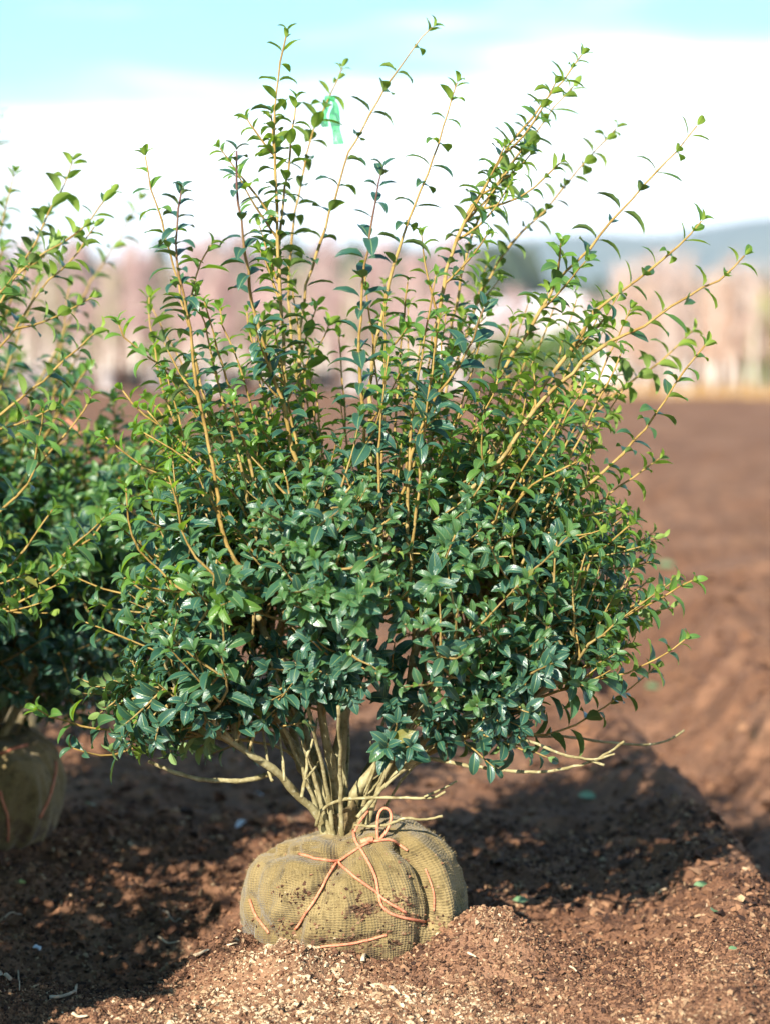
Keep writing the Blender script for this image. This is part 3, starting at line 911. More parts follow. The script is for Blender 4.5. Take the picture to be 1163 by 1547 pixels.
# inner and outer crown: branches grown from the trunks to a rounded outline
def crown_target(r):
    az = r.uniform(0, 2 * math.pi)
    el = math.asin(r.uniform(-0.50, 0.93))
    c = at(556, 890, 0.0)
    rr = r.uniform(0.72, 1.0)
    rx = 0.415 if math.cos(az) > 0 else 0.375
    rz = 0.23 if el > 0 else 0.235
    t = c + np.array([math.cos(az) * math.cos(el) * rx, math.sin(az) * math.cos(el) * 0.36, math.sin(el) * rz]) * rr
    return t, rr
r = main.rng
NB = 140
for k in range(NB):
    T, rr = crown_target(r)
    q = attach(T, -0.08 if r.random() < 0.6 else 0.0)
    if q is None: continue
    st0, kk = q
    kk = max(3, kk - int(r.integers(0, 4)))
    p0 = st0['P'][kk]; T0 = unit(st0['P'][kk] - st0['P'][kk - 1])
    gap = np.linalg.norm(T - p0)
    if gap < 0.06: continue
    P = np.array([p0, p0 + T0 * gap * 0.22 + (T - p0) * 0.20, p0 + (T - p0) * 0.6 + np.array([0, 0, 0.02]), T + np.array([0, 0, 0.03])])
    st = main.stem(P, 0.0028, 0.0012, 0.62, 0.25)
    low = T[2] < 0.38
    sz = r.uniform(0.034, 0.047) if low else r.uniform(0.030, 0.042)
    ag = (-0.02, 0.16) if low else (0.06, 0.55)
    main.foliate(st['P'], 0.35, 0.024, sz, *ag, sunturn=0.35)
    for t in range(int(r.integers(3, 6))):
        main.side_twig(st, st['P'], r.uniform(0.3, 0.92), r.uniform(0.06, 0.14), sz, ag[0], ag[1], 0.023, ang=r.uniform(0.5, 1.0), lift=0.4 if not low else 0.1, sunturn=0.38)
for k in range(34):
    px = r.uniform(290, 800); py = r.uniform(985, 1135 if px > 570 else 1050)
    T = at(px, py, -math.sqrt(max(0.01, 1 - ((px - 556) / 420) ** 2)) * r.uniform(0.08, 0.27))
    q = attach(T, 0.0)
    if q is None: continue
    p0 = q[0]['P'][max(3, q[1] - int(r.integers(0, 3)))]
    st = main.stem(np.array([p0, p0 + (T - p0) * 0.5 + np.array([0, 0, 0.025]), T]), 0.0026, 0.0012, 0.5, 0.15)
    main.foliate(st['P'], 0.3, 0.026, r.uniform(0.036, 0.049), 0.0, 0.12, sunturn=0.4)
    for t in range(3):
        main.side_twig(st, st['P'], r.uniform(0.3, 0.9), r.uniform(0.05, 0.10), 0.042, 0.0, 0.12, 0.024, ang=r.uniform(0.5, 1.0), lift=0.1, sunturn=0.42)
for k in range(18):
    T = at(r.uniform(165, 350), r.uniform(1020, 1130), r.uniform(-0.18, 0.12))
    q = attach(T, -0.03)
    p0 = q[0]['P'][max(3, q[1] - int(r.integers(0, 2)))]
    st = main.stem(np.array([p0, p0 + (T - p0) * 0.5 + np.array([0, 0, 0.02]), T]), 0.0026, 0.0012, 0.5, 0.12)
    main.foliate(st['P'], 0.35, 0.025, r.uniform(0.034, 0.046), 0.0, 0.2, sunturn=0.35)
    for t in range(3):
        main.side_twig(st, st['P'], r.uniform(0.35, 0.95), r.uniform(0.05, 0.10), 0.040, 0.0, 0.2, 0.024, ang=r.uniform(0.5, 1.0), lift=0.1, sunturn=0.38)
# free upright shoots that rise out of the crown (front, middle and back)
for k in range(74):
    px = r.uniform(205, 980)
    mid = 1 - abs(px - 560) / 420
    py = r.uniform(450, 720) - 50 * mid
    dep = r.uniform(-0.26, 0.32)
    tip = at(px, py, dep)
    low = at(556 + (px - 556) * 0.58, r.uniform(780, 900), dep * 0.7)
    P = np.array([low, (low + tip) / 2 + np.array([0, 0, 0.01]) + r.normal(0, 0.008, 3), tip])
    S(P, 0, 0, 0.0036, 0.0011, size=r.uniform(0.022, 0.028), spacing=r.uniform(0.021, 0.028), twigs=int(r.integers(0, 3)), leafstart=0.25, age=(0.25, 0.95), twl=(0.04, 0.09))

M_root = main.build('balled_shrub', 'large sharp evergreen shrub in front, standing in its burlap root ball', 'shrub', 'balled evergreen shrubs')

# ---- its root ball
bc = at(537, 1345, 0.0)
gz = Hs(bc[0], 0.0)
grooves = [(math.radians(a), w, d) for a, w, d in ((-165, 0.14, 0.05), (25, 0.12, 0.10), (95, 0.12, 0.12))]
BV, BF, BUV, BD = ball_surface(0.163, 0.152, 0.188, grooves, 5)
ball_c = np.array([bc[0], 0.02, at(537, 1440, -0.13)[2] - 0.034])
# lean the gathered neck towards the stems
lean = np.clip(BV[:, 2] / 0.19, 0, 1.2) ** 3
BV[:, 0] += (main.base[0] - 0.002 - bc[0]) * lean
BV[:, 1] += -0.02 * lean
# creases and folds of the cloth, on the side that faces the camera
BVw = BV + ball_c
def poly_dist(qx, qy, pts):
    pts = resample(np.array([(a, b, 0) for a, b in pts], float), 40)[:, :2]
    return np.min(np.hypot(qx[:, None] - pts[None, :, 0], qy[:, None] - pts[None, :, 1]), axis=1)
qx, qy, _ = project(BVw)
facing = sstep(0.02, -0.03, BV[:, 1])
disp = np.zeros(len(BV))
for pts, dep, wid in (
        ([(508, 1301), (492, 1328), (474, 1362), (446, 1404)], -0.016, 13),
        ([(500, 1312), (470, 1322), (430, 1345), (400, 1372)], -0.005, 8), ([(480, 1345), (450, 1368), (418, 1398)], -0.006, 8),
        ([(408, 1290), (440, 1287), (478, 1298)], -0.016, 9), ([(508, 1301), (509, 1303)], -0.014, 20),
        ([(560, 1276), (566, 1302), (572, 1342)], -0.006, 8), ([(524, 1320), (528, 1350), (524, 1380)], 0.005, 12),
        ([(606, 1279), (630, 1300), (646, 1330), (656, 1368), (654, 1396)], -0.024, 8),
        ([(622, 1272), (650, 1296), (667, 1330), (675, 1370), (668, 1400)], 0.010, 10),
        ([(690, 1300), (696, 1335), (692, 1370)], -0.006, 7), ([(640, 1262), (676, 1275), (700, 1305)], 0.006, 10),
        ([(378, 1358), (386, 1380), (397, 1396), (408, 1410)], -0.009, 8), ([(484, 1430), (540, 1424), (584, 1412)], -0.006, 7)):
    disp += dep * np.exp(-(poly_dist(qx, qy, pts) / wid) ** 2)
rad = BV * np.array([1, 1, 0.6]) - np.array([0, 0, 0.05]); rad /= np.linalg.norm(rad, axis=1)[:, None]
BVw = BVw + rad * (disp * facing)[:, None]
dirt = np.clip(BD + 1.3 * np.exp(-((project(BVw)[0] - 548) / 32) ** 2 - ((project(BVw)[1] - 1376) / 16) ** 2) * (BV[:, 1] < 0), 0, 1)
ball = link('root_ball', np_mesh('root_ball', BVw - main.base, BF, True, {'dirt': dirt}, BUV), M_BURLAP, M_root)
fv, ff = burlap_fuzz(BVw - main.base, BF, 9000, 3)
link('loose_fibres', np_mesh('loose_fibres', fv, ff, False), M_FIBRE, ball, kind='stuff')
bvh = BVHTree.FromPolygons([Vector(v) for v in BVw], [tuple(int(q) for q in f) for f in BF])
def crumbs_on_ball(spots, seed):
    r_ = np.random.default_rng(seed)
    parts = []
    for cx, cy, sx, sy, n_ in spots:
        for k in range(n_):
            d = Vector(ray(cx + r_.normal() * sx, cy + r_.normal() * sy)).normalized()
            h, nrm, _, _ = bvh.ray_cast(Vector(CAMP), d)
            if h is None: continue
            s_ = r_.uniform(0.0012, 0.0042)
            V = np.array([(1, 0, 0), (-0.5, 0.8, 0), (-0.5, -0.8, 0), (0, 0, 0.9), (0, 0, -0.6)]) + r_.normal(0, 0.25, (5, 3))
            parts.append((np.array(h) - main.base + V * s_, np.array([(0, 1, 3), (1, 2, 3), (2, 0, 3), (1, 0, 4), (2, 1, 4), (0, 2, 4)]), np.full(5, np.clip(r_.normal(0.35, 0.2), 0, 1))))
    V, F, A = merge(parts)
    return np_mesh('soil_crumbs', V, F, False, {'tone': A})
def on_ball(px, py, off=0.002):
    d = Vector(ray(px, py)).normalized()
    h, nrm, _, _ = bvh.ray_cast(Vector(CAMP), d)
    if h is None:
        return at(px, py, -0.06)
    if nrm.dot(d) > 0: nrm = -nrm
    return np.array(h + nrm * off)
def twine(pts, rad=0.0020, free=None, parent=None, closed=False):
    if free is not None:
        P = resample(np.array([at(p[0], p[1], p[2]) for p in free]), 6 * len(free))
    else:
        dense = resample(np.array([(a, b, 0) for a, b in pts], float), max(8, 5 * len(pts)))
        P = np.array([on_ball(a, b) for a, b, _ in dense])
        P[1:-1] = (P[:-2] + 2 * P[1:-1] + P[2:]) / 4
    V, F = tube(P - main.base, rad, 6)
    return link('twine', np_mesh('twine', V, F, True), M_TWINE, ball)
link('soil_crumbs', crumbs_on_ball(((546, 1376, 9, 7, 60), (596, 1366, 14, 8, 60), (440, 1352, 16, 9, 40), (530, 1420, 60, 12, 130), (420, 1400, 25, 8, 60), (640, 1390, 25, 8, 50), (540, 1340, 90, 45, 110)), 4), M_CHIP, ball, kind='stuff')
twine([(452, 1292), (478, 1297), (508, 1301), (530, 1290), (556, 1274), (580, 1270)])
twine([(566, 1272), (588, 1270), (604, 1276), (616, 1284)])
twine([(508, 1301), (492, 1328), (474, 1362), (446, 1404)])
twine([(508, 1301), (532, 1322), (562, 1344), (588, 1364), (612, 1378)], 0.0021)
twine([(534, 1256), (538, 1272), (552, 1296), (566, 1324), (572, 1352), (576, 1368), (590, 1380), (618, 1388), (642, 1392)], 0.0022)
twine([(378, 1358), (386, 1380), (397, 1396), (408, 1410)])
twine([(484, 1430), (520, 1427), (556, 1420), (584, 1412)], 0.0020)
twine([(643, 1312), (650, 1330), (656, 1352), (656, 1376)], 0.0015)
twine(None, 0.0022, free=[(571, 1272, -0.085), (570, 1250, -0.085), (572, 1230, -0.082), (580, 1221, -0.08), (589, 1226, -0.078), (590, 1240, -0.08), (582, 1258, -0.085), (572, 1270, -0.087)])
twine(None, 0.0020, free=[(566, 1210, 0.0), (556, 1225, -0.04), (545, 1240, -0.06), (536, 1256, -0.085)])
twine(None, 0.0045, free=[(546, 1272, -0.088), (555, 1269, -0.090), (563, 1268, -0.088)])

# ================================================================== the other shrubs of the row
def fill_shrub(sh, trunk_n, shoot_n, crown_n, hgt, rad, traced=(), sz=0.044):
    r = sh.rng
    b = sh.base
    tr = []
    for k in range(trunk_n):
        az = k * 2.4 + r.uniform(-0.3, 0.3)
        rr = rad * r.uniform(0.3, 0.65)
        top = b + np.array([math.cos(az) * rr, math.sin(az) * rr, hgt * r.uniform(0.34, 0.5)])
        p0 = b + np.array([math.cos(az) * 0.012, math.sin(az) * 0.012, 0.10])
        P = np.array([p0, p0 + np.array([math.cos(az) * rr * 0.25, math.sin(az) * rr * 0.25, 0.10]), (p0 + top) / 2 + np.array([0, 0, 0.0]), top])
        tr.append(sh.stem(P, r.uniform(0.008, 0.011), 0.004, 1.0, 0.6))
    def near(P0, T0):
        best, bp = 1e9, None
        for st in tr:
            for k in range(3, len(st['P'])):
                q = st['P'][k]
                if q[2] > P0[2] - 0.04: continue
                d = P0 - q; L = np.linalg.norm(d)
                c = (L + 0.05) * (1 + 2.0 * (1 - np.dot(d / L, T0)))
                if c < best: best, bp = c, q
        return bp if bp is not None else tr[0]['P'][4]
    def grow(P, size, spacing, age, twigs, start):
        q = near(P[0], unit(P[1] - P[0]))
        if np.linalg.norm(P[0] - q) > 0.02: P = np.vstack([q, q + (P[0] - q) * 0.4 + np.array([0, 0, 0.01]), P])
        st = sh.stem(P, 0.0032, 0.0011, 0.4, 0.08)
        sh.foliate(st['P'], start, spacing, size, age[0], age[1], sunturn=0.15)
        for t in range(twigs):
            sh.side_twig(st, st['P'], r.uniform(0.3, 0.85), r.uniform(0.06, 0.15), size, age[0], age[1] * 0.9, 0.022, ang=r.uniform(0.5, 0.9), lift=0.4, sunturn=0.2)
    for pts, d0, d1, tw in traced:
        grow(trace(pts, d0, d1), 0.040, 0.028, (0.3, 0.9), tw, 0.35)
    for k in range(shoot_n):
        az = r.uniform(0, 2 * math.pi); f = math.sqrt(r.random())
        tip = b + np.array([math.cos(az) * rad * 1.05 * f, math.sin(az) * rad * 0.95 * f, hgt * (1.0 - 0.38 * f * f) * r.uniform(0.72, 1.0)])
        low = b + np.array([math.cos(az) * rad * 0.5 * f, math.sin(az) * rad * 0.5 * f, hgt * 0.42])
        grow(np.array([low, (low + tip) / 2 + r.normal(0, 0.01, 3), tip]), sz, 0.028, (0.2, 0.8), int(r.integers(2, 5)), 0.25)
    c = b + np.array([0, 0, hgt * 0.38])
    for k in range(crown_n):
        az = r.uniform(0, 2 * math.pi); el = math.asin(r.uniform(-0.72, 0.9)); rr = r.uniform(0.7, 1.0)
        T = c + rr * np.array([math.cos(az) * math.cos(el) * rad, math.sin(az) * math.cos(el) * rad * 0.95, math.sin(el) * hgt * (0.27 if el > 0 else 0.27)])
        q = near(T + np.array([0, 0, 0.05]), unit(T - b))
        mid = q + (T - q) * 0.55 + np.array([0, 0, 0.03])
        st = sh.stem(np.array([q, mid, T + np.array([0, 0, 0.02])]), 0.0028, 0.0012, 0.4, 0.08)
        ag = (0.03, 0.35) if T[2] < b[2] + 0.4 else (0.15, 0.65)
        sh.foliate(st['P'], 0.3, 0.024, sz * 1.05, *ag, sunturn=0.35)
        for t in range(int(r.integers(3, 6))):
            sh.side_twig(st, st['P'], r.uniform(0.3, 0.92), r.uniform(0.06, 0.14), sz, ag[0], ag[1], 0.022, ang=r.uniform(0.5, 1.0), lift=0.3, sunturn=0.35)

def other_ball(sh, root, rot, lines=()):
    R = np.array([[math.cos(rot), -math.sin(rot), 0], [math.sin(rot), math.cos(rot), 0], [0, 0, 1.0]])
    V = (BV @ R.T) * np.array([1.0, 1.0, 0.98])
    V[:, 2] -= 0.02
    o = link('root_ball', np_mesh('root_ball', V, BF, True, {'dirt': np.clip(BD, 0, 1)}, BUV), M_BURLAP, root)
    bv = BVHTree.FromPolygons([Vector(v + sh.base) for v in V], [tuple(int(q) for q in f) for f in BF])
    for pts in lines:
        dense = resample(np.array([(a, b_, 0) for a, b_ in pts], float), 14)
        P = []
        for a, b_, _ in dense:
            d = Vector(ray(a, b_)).normalized()
            h, nrm, _, _ = bv.ray_cast(Vector(CAMP), d)
            if h is None: continue
            if nrm.dot(d) > 0: nrm = -nrm
            P.append(np.array(h + nrm * 0.002))
        if len(P) > 3:
            Vt, Ft = tube(np.array(P) - sh.base, 0.0024, 6)
            link('twine', np_mesh('twine', Vt, Ft, True), M_TWINE, o)
    return o

left = Shrub((-0.715, 0.72, Hs(-0.715, 0.72)), 23)
fill_shrub(left, 8, 26, 115, 1.16, 0.43, traced=(
    ([(213, 298), (186, 350), (169, 380), (138, 425), (117, 463), (80, 540), (40, 620)], 0.90, 1.0, 2),
    ([(75, 320), (50, 380), (20, 450), (-20, 540)], 0.62, 0.6, 3),
    ([(22, 262), (5, 330), (-15, 420), (-30, 520)], 0.62, 0.6, 3),
    ([(60, 420), (40, 480), (10, 560), (-20, 640)], 0.55, 0.5, 4),
    ([(130, 560), (100, 610), (60, 670), (10, 740)], 0.60, 0.5, 4),
))
for k in range(34):
    T = at(left.rng.uniform(-60, 150), left.rng.uniform(840, 1075), left.rng.uniform(0.40, 0.85))
    q = min((p for st in left.stems[:8] for p in st['P'][3:]), key=lambda p: np.linalg.norm(T - p) + 2 * max(0, p[2] - T[2] - 0.03))
    st = left.stem(np.array([q, q + (T - q) * 0.55 + np.array([0, 0, 0.03]), T]), 0.0028, 0.0012, 0.4, 0.1)
    left.foliate(st['P'], 0.3, 0.025, 0.043, 0.0, 0.25, sunturn=0.35)
    for t in range(4):
        left.side_twig(st, st['P'], left.rng.uniform(0.35, 0.95), left.rng.uniform(0.06, 0.12), 0.042, 0.0, 0.25, 0.024, ang=0.8, lift=0.2, sunturn=0.35)
left_root = left.build('balled_shrub', 'dense evergreen shrub cut by the left edge, burlap ball in shade', 'shrub', 'balled evergreen shrubs', 300, 200)
lb = other_ball(left, left_root, 1.2, (
    [(84, 1150), (82, 1175), (74, 1205), (60, 1235)], [(0, 1195), (8, 1220), (13, 1245), (12, 1270)], [(0, 1140), (22, 1132), (42, 1126)]))
for free in ([(60, 600, 0.95), (95, 628, 0.95), (122, 655, 0.93), (138, 690, 0.92), (142, 740, 0.90), (135, 790, 0.88)],
             [(163, 698, 0.85), (200, 688, 0.80), (206, 735, 0.72), (222, 775, 0.66), (240, 790, 0.62)]):
    P = resample(np.array([at(*p) for p in free]), 26)
    V, F = tube(P - left.base, 0.0024, 6)
    link('twine', np_mesh('twine', V, F, True), M_TWINE, left_root, label='loose orange twine end among the twigs')

back = Shrub((-0.92, 1.75, Hs(-0.92, 1.75)), 31)
fill_shrub(back, 6, 24, 60, 1.24, 0.42, traced=(([(2, 172), (-12, 230), (-25, 330), (-40, 450)], 1.7, 1.7, 3),))
back_root = back.build('balled_shrub', 'blurred evergreen shrub standing behind the one at the left edge', 'shrub', 'balled evergreen shrubs', 120, 60)
other_ball(back, back_root, 3.0)

front = Shrub((-0.92, -0.66, Hs(-0.92, -0.66)), 37)
fill_shrub(front, 6, 24, 120, 1.05, 0.40)
front_root = front.build('balled_shrub', 'evergreen shrub just outside the left edge that shades the hollow', 'shrub', 'balled evergreen shrubs', 40, 40)
other_ball(front, front_root, 0.5)

edge = Shrub((-0.98, 0.10, Hs(-0.98, 0.10)), 43)
fill_shrub(edge, 6, 20, 85, 1.10, 0.41, traced=(
    ([(167, 292), (127, 343), (103, 360), (45, 398), (0, 442), (-60, 510), (-150, 620)], 0.12, 0.22, 1),
    ([(110, 243), (93, 288), (76, 316), (52, 370), (31, 405), (-5, 470), (-60, 560)], 0.16, 0.34, 2),
    ([(143, 343), (114, 387), (69, 432), (20, 500), (-60, 600)], 0.14, 0.24, 3),
    ([(151, 497), (120, 525), (72, 570), (34, 600), (0, 628), (-80, 700)], 0.10, 0.16, 1),
    ([(138, 600), (103, 652), (62, 700), (21, 755), (-60, 830)], 0.10, 0.10, 1),
    ([(168, 775), (138, 813), (100, 837), (45, 885), (-60, 950)], 0.10, 0.10, 2),
    ([(90, 882), (52, 900), (0, 925), (-80, 970)], 0.08, 0.06, 2),
    ([(80, 770), (60, 800), (20, 850), (-60, 900)], 0.08, 0.08, 2)))
edge_root = edge.build('balled_shrub', 'evergreen shrub off the left edge whose sharp long shoots reach into view', 'shrub', 'balled evergreen shrubs', 300, 120)
other_ball(edge, edge_root, 2.1)

# ------------------------------------------------------------------ marker ribbons
def mat_ribbon():
    m, nt, out = new_mat('ribbon'); g = G(nt)
    pos = g.n('ShaderNodeNewGeometry').outputs['Position']
    col = g.mix(g.rng(g.noise(pos, 90.0, 2.0), 0.35, 0.65), (0.05, 0.55, 0.16), (0.25, 0.75, 0.36))
    p = g.n('ShaderNodeBsdfPrincipled'); g.set(p, 'Base Color', col); g.set(p, 'Roughness', 0.3)
    t = g.n('ShaderNodeBsdfTranslucent'); g.set(t, 'Color', (0.35, 0.95, 0.5))
    tr = g.n('ShaderNodeBsdfTransparent'); g.set(tr, 'Color', (0.75, 1.0, 0.82))
    a = g.n('ShaderNodeMixShader'); g.set(a, 0, 0.55); b = g.n('ShaderNodeMixShader'); g.set(b, 0, 0.48)
    nt.links.new(p.outputs[0], a.inputs[1]); nt.links.new(t.outputs[0], a.inputs[2])
    nt.links.new(a.outputs[0], b.inputs[1]); nt.links.new(tr.outputs[0], b.inputs[2])
    nt.links.new(b.outputs[0], out.inputs[0])
    return m
M_RIBBON = mat_ribbon()
def strip(pts, w, wob, seed):
    r_ = np.random.default_rng(seed)
    P = resample(np.array(pts), 22)
    V = []
    for k, p in enumerate(P):
        f = k / 21
        a = wob * math.sin(f * 5.0 + seed)
        side = np.array([math.cos(a), math.sin(a), 0.12 * math.sin(f * 9)])
        ww = w * (0.25 + 0.75 * min(1, f * 2.2))
        for q in (-1, -0.33, 0.33, 1):
            V.append(p + side * ww * q * 0.5 + np.array([0, 0.004 * math.sin(q * 4 + f * 8), 0]))
    F = [(k * 4 + q, k * 4 + q + 1, k * 4 + 5 + q, k * 4 + 4 + q) for k in range(21) for q in range(3)]
    V = np.array(V)
    n_ = len(V)
    V2 = V + np.array([0, 0.0004, 0])
    F = np.array(F)
    return np.vstack([V, V2]), np.vstack([F, F[:, ::-1] + n_])
def ribbon(loc, tails, label):
    root = link('ribbon', None, label=label, category='ribbon')
    root.location = loc
    for k, (pts, w) in enumerate(tails):
        V, F = strip([np.array(p) - loc for p in pts], w, 0.7, k + 1)
        link('tail', np_mesh('tail', V, F, True), M_RIBBON, root)
    an = np.linspace(0, 2 * math.pi, 13)
    P = np.stack([0.006 * np.cos(an), 0.006 * np.sin(an), 0.002 * np.sin(an * 2)], -1)
    V, F = tube(P, 0.003, 6, cap=False)
    link('knot', np_mesh('knot', V, F, True), M_RIBBON, root)
    return root
k0 = at(499, 149, 0.285)
ribbon(k0, (([k0, at(507, 158, 0.28), at(506, 180, 0.28), at(512, 218, 0.275)], 0.017),
            ([k0, at(494, 160, 0.29), at(489, 175, 0.29), at(492, 192, 0.29)], 0.012)), 'bright green marker ribbon tied near the tip of a tall shoot')
k1 = at(416, 366, 0.06)
ribbon(k1, (([k1, at(408, 366, 0.06), at(400, 371, 0.06), at(390, 373, 0.06)], 0.017),), 'short green ribbon low on an upright stem, half hidden')

# ------------------------------------------------------------------ litter on the soil
M_FALLEN = mat_thin('fallen_leaf', (0.14, 0.26, 0.11), (0.24, 0.37, 0.18), (0.2, 0.35, 0.1), 40.0, 0.2, 0.45)
M_FALLENY = mat_thin('fallen_leaf_yellow', (0.30, 0.42, 0.08), (0.42, 0.48, 0.12), (0.4, 0.5, 0.1), 40.0, 0.25, 0.45)
def fallen(px, py, size, rot, label, mat=None, tilt=0.25):
    p = ground_at(px, py)
    V, F, UV = leaf_template(0.35, 0.2, 0.62, 0.3, int(px))
    V = V.copy(); V[:, 0] -= 0.5
    o = link('fallen_leaf', np_mesh('fallen_leaf', V * size, F, True, {'age': np.full(len(V), 0.6)}, UV), mat or M_FALLEN,
             label=label, category='leaf', group='leaves fallen on the soil')
    o.location = p + np.array([0, 0, 0.008 + size * 0.10])
    o.rotation_euler = (tilt, -0.15, rot)
for a in ((887, 1206, 0.045, 0.3, 'largest pale green fallen leaf on shaded soil right of the shrub'),
          (1005, 850, 0.075, 0.2, 'blurred green fallen leaf out on the sunny field beside the crown'),
          (737, 1047, 0.06, 0.1, 'faint green leaf on soil just beyond the lower right twigs'),
          (722, 1156, 0.036, 0.9, 'small pale leaf on dark soil under the bare right twigs'),
          (785, 1368, 0.028, 0.0, 'dark green leaf in shadow right of the root ball'),
          (1058, 1345, 0.026, 0.2, 'light green leaf flake near the bed edge at right'),
          (1078, 1384, 0.022, 1.4, 'upright bright green leaf scrap at lower right'),
          (1106, 1446, 0.014, 0.4, 'tiny yellow green leaf scrap at lower right corner'),
          (35, 1340, 0.020, 1.3, 'yellow green leaf in the shaded hollow at left', M_FALLENY),
          (527, 1443, 0.020, 0.6, 'small green leaf at the foot of the root ball', M_FALLENY),
          (138, 1222, 0.030, 2.2, 'pale leaf on the slope below the left root ball'),
          (985, 1042, 0.05, 0.5, 'small blurred green leaf in the wheel rut')):
    fallen(*a[:5], *(a[5:6]))
M_PALEWOOD = mat_plain('pale_wood', (0.45, 0.33, 0.20), (0.66, 0.54, 0.38), 90.0, 0.85, 0.2)
M_ROOT = mat_plain('dry_root', (0.34, 0.25, 0.17), (0.50, 0.40, 0.29), 90.0, 0.85, 0.2)
def lying(name, pts, r0, r1, label, mat, group, flat=0.6):
    P = np.array([ground_at(*p) for p in pts])
    P = resample(P, 5 * len(pts))
    P[:, 2] = H(P[:, 0], P[:, 1]) + r0 * 1.3 + 0.004
    c = P.mean(0)
    V, F = tube(P - c, np.linspace(r0, r1, len(P)), 6)
    V[:, 2] *= flat if flat else 1
    o = link(name, np_mesh(name, V, F, False if flat < 0.5 else True), mat, label=label, category=name.split('_')[-1], group=group)
    o.location = c
lying('dry_root', [(76, 1514), (95, 1512), (112, 1505), (117, 1492)], 0.0026, 0.0012, 'curled pale dry root at the lower left corner', M_ROOT, 'dry roots on the mulch', 1.0)
lying('dry_root', [(28, 1470), (30, 1486), (30, 1502)], 0.0013, 0.0008, 'thin upright root fibre in mulch at lower left', M_ROOT, 'dry roots on the mulch', 1.0)
lying('dry_root', [(0, 1476), (10, 1484), (17, 1490)], 0.0045, 0.003, 'stubby root end touching the left edge of the frame', M_ROOT, 'dry roots on the mulch', 1.0)
lying('dry_root', [(0, 1392), (18, 1391), (34, 1388)], 0.0016, 0.001, 'thin pale root on shaded soil at the left edge', M_ROOT, 'dry roots on the mulch', 1.0)
lying('dry_root', [(248, 1382), (258, 1392), (274, 1394)], 0.0022, 0.001, 'bent root piece in the shaded hollow left of the ball', M_ROOT, 'dry roots on the mulch', 1.0)
for pts, rr, lab in (([(240, 1420), (256, 1424), (272, 1427)], 0.0020, 'thin pale splinter at the edge of the left shadow'),
                     ([(294, 1454), (305, 1448), (316, 1442)], 0.0035, 'broad pale wood splinter on the left slope of the mound'),
                     ([(344, 1436), (352, 1433), (359, 1430)], 0.0022, 'short pale splinter close to the ball on its left'),
                     ([(110, 1545), (122, 1545), (133, 1543)], 0.003, 'pale splinter at the bottom edge, lower left'),
                     ([(592, 1500), (598, 1506), (603, 1512)], 0.0035, 'flat pale chip on the mulch below the ball'),
                     ([(548, 1460), (553, 1452), (558, 1446)], 0.0032, 'upright pale chip right under the ball'),
                     ([(706, 1446), (712, 1450), (718, 1454)], 0.0025, 'pale chip on the right flank of the mound'),
                     ([(860, 1466), (866, 1470), (870, 1475)], 0.002, 'small pale chip right of the mound')):
    lying('wood_splinter', pts, rr, rr * 0.6, lab, M_PALEWOOD, 'pale splinters on the mulch', 0.7)
M_WHITE = mat_plain('white_scrap', (0.70, 0.72, 0.76), (0.82, 0.83, 0.86), 60.0, 0.5, 0.4)
def scrap(px, py, s_, lab):
    p = ground_at(px, py)
    r_ = np.random.default_rng(int(px))
    g_ = np.array([(a, b_, 0.25 * r_.normal()) for a in (-1, 0, 1.0) for b_ in (-1, 0, 1.0)]) * s_ * 0.5
    g_[:, :2] += r_.normal(0, s_ * 0.12, (9, 2))
    F = np.array([(a * 3 + b_, a * 3 + b_ + 1, a * 3 + b_ + 4, a * 3 + b_ + 3) for a in range(2) for b_ in range(2)])
    V = np.vstack([g_, g_ - np.array([0, 0, 0.002])]); F = np.vstack([F, F[:, ::-1] + 9])
    o = link('paper_scrap', np_mesh('paper_scrap', V, F, False), M_WHITE, label=lab, category='scrap', group='white scraps on the soil')
    o.location = p + np.array([0, 0, 0.012]); o.rotation_euler = (0.5, 0.1, px)
scrap(363, 1251, 0.022, 'crumpled white scrap on shaded soil left of the root ball')
scrap(224, 1113, 0.016, 'white speck on soil under the left lower twigs')
scrap(117, 1138, 0.014, 'white speck on soil behind the left root ball')
scrap(392, 1208, 0.014, 'small white speck on soil beside the stems')
scrap(58, 1441, 0.011, 'bluish white scrap in the hollow at lower left')

# ------------------------------------------------------------------ the nursery behind
M_TW_MAUVE = mat_plain('twig_mauve', (0.44, 0.28, 0.26), (0.56, 0.39, 0.37), 3.0, 0.85, 0.2)
M_TW_RUST = mat_plain('twig_rust', (0.46, 0.27, 0.18), (0.60, 0.41, 0.30), 3.0, 0.85, 0.2)
M_TW_OLIVE = mat_plain('twig_olive', (0.36, 0.29, 0.20), (0.48, 0.41, 0.29), 3.0, 0.85, 0.2)
M_TW_PALE = mat_plain('twig_pale', (0.50, 0.36, 0.30), (0.64, 0.50, 0.44), 3.0, 0.85, 0.2)
M_TRUNK = mat_plain('young_trunk', (0.50, 0.43, 0.36), (0.68, 0.60, 0.52), 9.0, 0.85, 0.2)
M_POTB = mat_plain('black_pot', (0.03, 0.03, 0.032), (0.05, 0.05, 0.052), 9.0, 0.5, 0.4)
M_POTW = mat_plain('pale_pot', (0.52, 0.47, 0.46), (0.66, 0.61, 0.60), 9.0, 0.6, 0.3)
